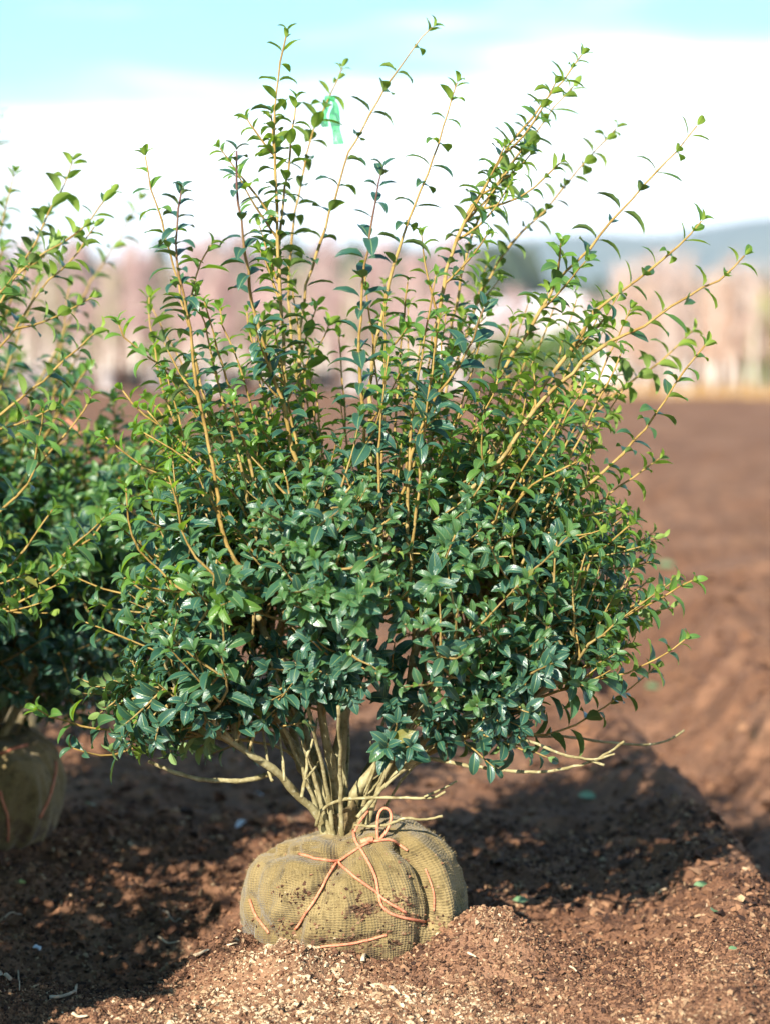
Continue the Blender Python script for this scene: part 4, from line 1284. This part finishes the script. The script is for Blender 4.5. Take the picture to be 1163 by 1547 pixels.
def bare_tree_mesh(seed, h, spread, ntw, rtw):
    r_ = np.random.default_rng(seed)
    tp = resample(np.array([(0, 0, 0.0), (r_.normal(0, 0.03), r_.normal(0, 0.03), h * 0.45), (r_.normal(0, 0.05), r_.normal(0, 0.05), h * 0.95)]), 9)
    trunk = tube(tp, np.linspace(0.036, 0.008, 9), 6)
    parts = []
    for k in range(ntw):
        f = r_.uniform(0.22, 0.93)
        p = tp[int(f * 8)] + (tp[min(8, int(f * 8) + 1)] - tp[int(f * 8)]) * (f * 8 % 1)
        az = r_.uniform(0, 6.28); L = h * r_.uniform(0.14, 0.34) * (1.15 - 0.5 * f)
        d = unit(np.array([math.cos(az) * spread, math.sin(az) * spread, r_.uniform(0.5, 1.1)]))
        q1 = p + d * L * 0.5; d2 = unit(d + np.array([0, 0, 0.5])); q2 = q1 + d2 * L * 0.5
        V, F = tube(np.array([p, q1, q2]), [rtw, rtw * 0.8, rtw * 0.4], 3, cap=False)
        parts.append((V, F, np.zeros(len(V))))
        for q in range(3):
            a2 = r_.uniform(0, 6.28); s0 = p + (q1 - p) * r_.uniform(0.4, 1.0)
            e = s0 + unit(d + np.array([math.cos(a2), math.sin(a2), 0.4]) * 0.7) * L * r_.uniform(0.3, 0.55)
            V, F = tube(np.array([s0, e]), [rtw * 0.7, rtw * 0.35], 3, cap=False)
            parts.append((V, F, np.zeros(len(V))))
    V, F, _ = merge(parts)
    return trunk, (V, F)
def pot_mesh(r0, r1, h):
    prof = [(r0 * 0.98, 0), (r1, h * 0.92), (r1 * 1.07, h * 0.92), (r1 * 1.07, h), (r1 * 0.95, h), (r1 * 0.93, h * 0.9), (0.02, h * 0.9)]
    an = np.arange(16) * 2 * math.pi / 16
    V = np.array([(a * math.cos(t), a * math.sin(t), z) for a, z in prof for t in an])
    F = np.array([(k * 16 + j_, k * 16 + (j_ + 1) % 16, k * 16 + 16 + (j_ + 1) % 16, k * 16 + 16 + j_) for k in range(len(prof) - 1) for j_ in range(16)])
    return np_mesh('pot', V, F, True)
TREES = []
for k in range(6):
    rust = k >= 3
    (tv, tf), (cv, cf) = bare_tree_mesh(60 + k, (2.35, 2.6, 2.1, 2.3, 2.5, 2.05)[k], 0.55 if rust else 0.8, 45 if rust else 95, 0.0075)
    tm = np_mesh('trunk', tv, tf, True); tm.materials.append(M_TRUNK)
    cm = np_mesh('crown', cv, cf, True); cm.materials.append((M_TW_MAUVE, M_TW_MAUVE, M_TW_OLIVE, M_TW_RUST, M_TW_PALE, M_TW_RUST)[k])
    TREES.append((tm, cm))
POTB = pot_mesh(0.13, 0.17, 0.34); POTB.materials.append(M_POTB)
POTW = pot_mesh(0.12, 0.16, 0.40); POTW.materials.append(M_POTW)
rt = random.Random(5)
def young_tree(px, Y, kind, label, group, pot=None):
    x_ = (px - 581.5) / FPX * (Y + CAMD)
    z_ = Hs(x_, Y)
    tm, cm = TREES[kind]
    root = link('young_tree', None, label=label, category='tree', group=group)
    root.location = (x_, Y, z_ - 0.02)
    root.rotation_euler = (0, 0, rt.uniform(0, 6.28))
    s_ = rt.uniform(0.9, 1.12)
    root.scale = (s_, s_, s_)
    zo = 0.3 if pot else 0.0
    for nm, me_ in (('trunk', tm), ('crown', cm)):
        o = link(nm, me_, None, root); o.location = (0, 0, zo)
    if pot: link('pot', POTB if pot == 1 else POTW, None, root)
for row, Y in enumerate((40, 43, 47, 52, 58)):
    for k in range(22):
        px = -180 + k * 42 + rt.uniform(-12, 12) + row * 9
        if px > 715: continue
        pot = (1 if rt.random() < 0.5 else 2) if row < 2 else None
        young_tree(px, Y + rt.uniform(-0.5, 0.5), rt.randrange(3),
                   'young bare potted tree with mauve twigs in the blurred left background' if pot else 'young bare tree with mauve twigs in the blurred rows behind',
                   'potted young trees behind' if pot else 'rows of bare young trees behind', pot)
for row, Y in enumerate((37, 41, 47)):
    for k in range(17):
        px = 925 + row * 9 + k * 24 + rt.uniform(-9, 9)
        young_tree(px, Y + rt.uniform(-0.4, 0.4), 3 + rt.randrange(3), 'slim young tree with rust coloured twigs in the blurred right background', 'rust coloured young trees at right')
for Y in (64, 70):
    for k in range(10):
        young_tree(705 + k * 26 + rt.uniform(-8, 8), Y, rt.randrange(3), 'distant low bare tree in the gap behind the right shoots', 'distant bare trees in the gap')

# dry grass verge along the field edge at right
M_DRYGRASS = mat_plain('dry_grass', (0.36, 0.20, 0.09), (0.50, 0.33, 0.15), 2.0, 0.9, 0.1)
def blades(n_, x0, x1, y0, y1, h0, h1, seed):
    r_ = np.random.default_rng(seed)
    x_ = r_.uniform(x0, x1, n_); y_ = r_.uniform(y0, y1, n_); z_ = H(x_, y_)
    a = r_.uniform(0, 6.28, n_); h_ = r_.uniform(h0, h1, n_); w = 0.010
    b0 = np.stack([x_ - w * np.cos(a), y_ - w * np.sin(a), z_], -1); b1 = np.stack([x_ + w * np.cos(a), y_ + w * np.sin(a), z_], -1)
    t = np.stack([x_ + r_.normal(0, 0.08, n_), y_ + r_.normal(0, 0.08, n_), z_ + h_], -1)
    return np.stack([b0, b1, t], 1).reshape(-1, 3), np.arange(n_ * 3).reshape(-1, 3)
V, F = blades(5200, 3.2, 11.0, 35.0, 41.5, 0.05, 0.28, 3)
link('dry_grass', np_mesh('dry_grass', V, F, False), M_DRYGRASS, kind='stuff', label='straw coloured dry grass along the far edge of the field', category='grass')

# hedge, columnar evergreen
M_HEDGE = mat_plain('hedge_leaf', (0.075, 0.145, 0.035), (0.15, 0.24, 0.06), 3.0, 0.6, 0.3)
M_GOLD = mat_plain('golden_leaf', (0.20, 0.30, 0.03), (0.42, 0.42, 0.06), 3.0, 0.6, 0.3)
def leaf_cloud(n_, fn, size, seed):
    r_ = np.random.default_rng(seed)
    P = fn(r_, n_)
    A = r_.normal(0, 1, (n_, 3)); A /= np.linalg.norm(A, axis=1)[:, None]
    B = np.cross(A, r_.normal(0, 1, (n_, 3))); B /= np.linalg.norm(B, axis=1)[:, None]
    s_ = size * r_.uniform(0.6, 1.3, n_)[:, None]
    W = np.stack([P - A * s_, P + B * s_ * 0.5, P + A * s_, P - B * s_ * 0.5], 1)
    return W.reshape(-1, 3), np.arange(n_ * 4).reshape(-1, 4)
def evergreen(name, loc, fn, n_, size, mat, label, cat, h, trunks_=1, group=None):
    root = link(name, None, label=label, category=cat)
    if group: root['group'] = group
    root.location = loc
    V, F = leaf_cloud(n_, fn, size, int(abs(loc[0] * 100)) + 5)
    link('crown', np_mesh('crown', V, F, False), mat, root)
    for k in range(trunks_):
        xo = 0 if trunks_ == 1 else (k / (trunks_ - 1) - 0.5) * 3.2
        V, F = tube(np.array([(xo, 0, -0.05), (xo + 0.02, 0, h * 0.4), (xo, 0.02, h * 0.8)]), [0.05, 0.04, 0.02], 6)
        link('trunk', np_mesh('trunk', V, F, True), M_TRUNK, root)
def col_fn(h, rad):
    def f(r_, n_):
        z_ = h * r_.random(n_) ** 0.85; t = z_ / h
        rr = rad * (0.55 + 0.9 * t * (1 - t) * 2) * np.clip((1 - t) * 4, 0, 1) * np.sqrt(r_.uniform(0.2, 1, n_)) * (1 + 0.3 * np.sin(z_ * 9))
        a = r_.uniform(0, 6.28, n_)
        return np.stack([rr * np.cos(a), rr * np.sin(a), z_ + 0.05], -1)
    return f
def hedge_fn(L, W, h):
    def f(r_, n_):
        x_ = r_.uniform(-L / 2, L / 2, n_); top = h * (0.85 + 0.2 * np.sin(x_ * 3) * np.sin(x_ * 1.3 + 1))
        return np.stack([x_, r_.uniform(-W / 2, W / 2, n_), top * np.sqrt(r_.random(n_))], -1)
    return f
def gx(px, Y): return (px - 581.5) / FPX * (Y + CAMD)
for px, Y, h, rad, lab in ((1152, 39.0, 1.75, 0.24, 'golden green columnar evergreen at the right edge'), (1135, 41.5, 1.55, 0.16, 'slimmer green columnar shrub beside the golden one at right')):
    evergreen('columnar_shrub', (gx(px, Y), Y, Hs(gx(px, Y), Y)), col_fn(h, rad), 1500, 0.05, M_GOLD if px > 1140 else M_HEDGE, lab, 'shrub', h)
evergreen('clipped_hedge', (gx(822, 62), 62, Hs(gx(822, 62), 62)), hedge_fn(2.6, 1.2, 1.25), 5000, 0.06, M_HEDGE, 'low green hedge in front of the white polytunnel', 'hedge', 1.0, 3)
evergreen('clipped_hedge', (gx(735, 66), 66, Hs(gx(735, 66), 66)), hedge_fn(1.4, 1.0, 1.0), 2600, 0.06, M_HEDGE, 'short green hedge left of the polytunnel gap', 'hedge', 1.0, 3)

# white polytunnels
M_POLY = mat_plain('tunnel_film', (0.78, 0.79, 0.80), (0.86, 0.86, 0.86), 0.8, 0.4, 0.4, 0.1)
M_HOOP = mat_plain('galvanised_hoop', (0.45, 0.46, 0.47), (0.58, 0.58, 0.6), 5.0, 0.4, 0.5)
def tunnel(px, Y, w, h, length, label, rz):
    root = link('polytunnel', None, label=label, category='greenhouse', group='white polytunnels')
    x_ = gx(px, Y); root.location = (x_, Y, Hs(x_, Y)); root.rotation_euler = (0, 0, rz)
    an = np.linspace(0, math.pi, 17)
    arch = np.stack([np.cos(an) * w / 2, np.zeros(17), np.maximum(np.sin(an), 0) ** 0.75 * h], -1)
    ny_ = 6
    V = np.vstack([arch + np.array([0, k * length / (ny_ - 1), 0]) for k in range(ny_)])
    F = np.array([(k * 17 + j_, k * 17 + 17 + j_, k * 17 + 18 + j_, k * 17 + 1 + j_) for k in range(ny_ - 1) for j_ in range(16)])
    link('cover', np_mesh('cover', V, F, True), M_POLY, root)
    me_ = bpy.data.meshes.new('end_wall'); me_.from_pydata([tuple(v + np.array([0, 0.03, 0])) for v in arch], [], [tuple(range(17))]); me_.update()
    link('end_wall', me_, M_POLY, root)
    for k in range(ny_):
        V, F = tube(arch * np.array([1.01, 1, 1.01]) + np.array([0, k * length / (ny_ - 1), 0]), 0.03, 6)
        link('hoop', np_mesh('hoop', V, F, True), M_HOOP, root)
    D_ = np.array([(-0.6, 0, 0.02), (0.6, 0, 0.02), (0.6, 0, 2.0), (-0.6, 0, 2.0)], float)
    V = np.vstack([D_ + np.array([0, -0.05, 0]), D_ + np.array([0, 0.0, 0])])
    F = np.array([(0, 1, 2, 3), (7, 6, 5, 4), (0, 4, 5, 1), (1, 5, 6, 2), (2, 6, 7, 3), (3, 7, 4, 0)])
    link('door', np_mesh('door', V, F, False), M_POLY, root)
tunnel(858, 150, 4.4, 4.1, 26, 'white polytunnel end glimpsed between the right-hand shoots', 0.1)
tunnel(700, 158, 4.4, 3.6, 26, 'white polytunnel further left, mostly hidden by leaves', 0.1)
M_SACK = mat_plain('white_sack', (0.66, 0.64, 0.64), (0.80, 0.78, 0.78), 8.0, 0.6, 0.3)
def sack(px, Y, w, h, lab):
    an = np.linspace(0, 2 * math.pi, 12, endpoint=False)
    prof = [(0.8, 0), (1.0, 0.15), (1.02, 0.55), (0.85, 0.85), (0.35, 1.0), (0.25, 1.12), (0.05, 1.15)]
    V = np.array([(a * w / 2 * math.cos(t) * (1 + 0.08 * math.sin(3 * t)), a * w / 2 * math.sin(t), z * h) for a, z in prof for t in an])
    F = np.array([(k * 12 + j_, k * 12 + (j_ + 1) % 12, k * 12 + 12 + (j_ + 1) % 12, k * 12 + 12 + j_) for k in range(6) for j_ in range(12)])
    o = link('filled_sack', np_mesh('filled_sack', V, F, True), M_SACK, label=lab, category='sack', group='pale sacks at the field edge')
    o.location = (gx(px, Y), Y, Hs(gx(px, Y), Y) - 0.01)
sack(918, 46, 0.36, 0.42, 'pale round sack at the field edge behind the right shoots')
sack(888, 47, 0.30, 0.34, 'smaller pale sack left of the round one')
sack(1035, 38.5, 0.26, 0.46, 'upright white sack below the rust coloured trees')

# far woods and hills
M_WOOD = mat_plain('far_wood', (0.040, 0.060, 0.040), (0.075, 0.085, 0.055), 0.05, 0.9, 0.1)
def far_wood(x0, x1, Y, h, n_, seed):
    r_ = np.random.default_rng(seed)
    parts = []
    for k in range(n_):
        x_ = r_.uniform(x0, x1); y_ = Y + r_.uniform(-25, 60); hh = h * r_.uniform(0.6, 1.05); rr = hh * r_.uniform(0.16, 0.3)
        an = np.arange(6) * math.pi / 3 + r_.uniform(0, 1)
        V = [(x_ + rr * a * math.cos(t) * r_.uniform(0.8, 1.2), y_ + rr * a * math.sin(t), hh * z) for a, z in ((0.6, 0.0), (1.0, 0.3), (0.7, 0.7), (0.1, 1.0)) for t in an]
        F = [(q * 6 + j_, q * 6 + (j_ + 1) % 6, q * 6 + 6 + (j_ + 1) % 6, q * 6 + 6 + j_) for q in range(3) for j_ in range(6)]
        parts.append((np.array(V), np.array(F), np.zeros(len(V))))
    return merge(parts)[:2]
V, F = far_wood(-160, 40, 620, 27, 260, 4)
link('far_wood', np_mesh('far_wood', V, F, True), M_WOOD, kind='stuff', label='dark line of far trees on the left horizon', category='trees')
V, F = far_wood(5, 160, 700, 21, 240, 6)
link('far_wood', np_mesh('far_wood', V, F, True), M_WOOD, kind='stuff', label='dark teal line of far trees behind the gap at right', category='trees')
M_HILL = mat_plain('hill_forest', (0.05, 0.075, 0.05), (0.09, 0.11, 0.07), 0.004, 0.9, 0.1)
hx = np.linspace(-5200, 5200, 160); hy = np.linspace(4600, 7600, 24)
HX, HY = np.meshgrid(hx, hy)
ridge = 300 * (0.62 + 0.30 * np.sin(HX / 900 + 0.6) + 0.5 * fbm(HX, HY, 1 / 700, 4, 5)) * np.exp(-((HY - 6200) / 900) ** 2) * (0.75 + 0.25 * sstep(-300, 900, HX)) - 5
ii = np.arange(23)[:, None] * 160; jj = np.arange(159)[None, :]
HF = np.stack([ii + jj, ii + jj + 1, ii + 161 + jj, ii + 160 + jj], -1).reshape(-1, 4)
link('hills', np_mesh('hills', np.stack([HX.ravel(), HY.ravel(), ridge.ravel()], -1), HF, True), M_HILL, kind='structure', label='low wooded hills fading to blue on the horizon')

# ------------------------------------------------------------------ air
hm, hnt, hout = new_mat('haze_air')
pv = hnt.nodes.new('ShaderNodeVolumePrincipled')
pv.inputs['Color'].default_value = (0.72, 0.84, 1.0, 1)
pv.inputs['Density'].default_value = 1.1e-4
hnt.links.new(pv.outputs[0], hout.inputs['Volume'])
X0, X1, Y0, Y1, Z0, Z1 = -9000, 9000, -300, 12000, -6, 520
V = np.array([(x_, y_, z_) for z_ in (Z0, Z1) for y_ in (Y0, Y1) for x_ in (X0, X1)], float)
F = np.array([(0, 2, 3, 1), (4, 5, 7, 6), (0, 1, 5, 4), (2, 6, 7, 3), (0, 4, 6, 2), (1, 3, 7, 5)])
link('haze', np_mesh('haze', V, F, False), hm, kind='stuff', label='thin pale haze over the fields', category='haze')
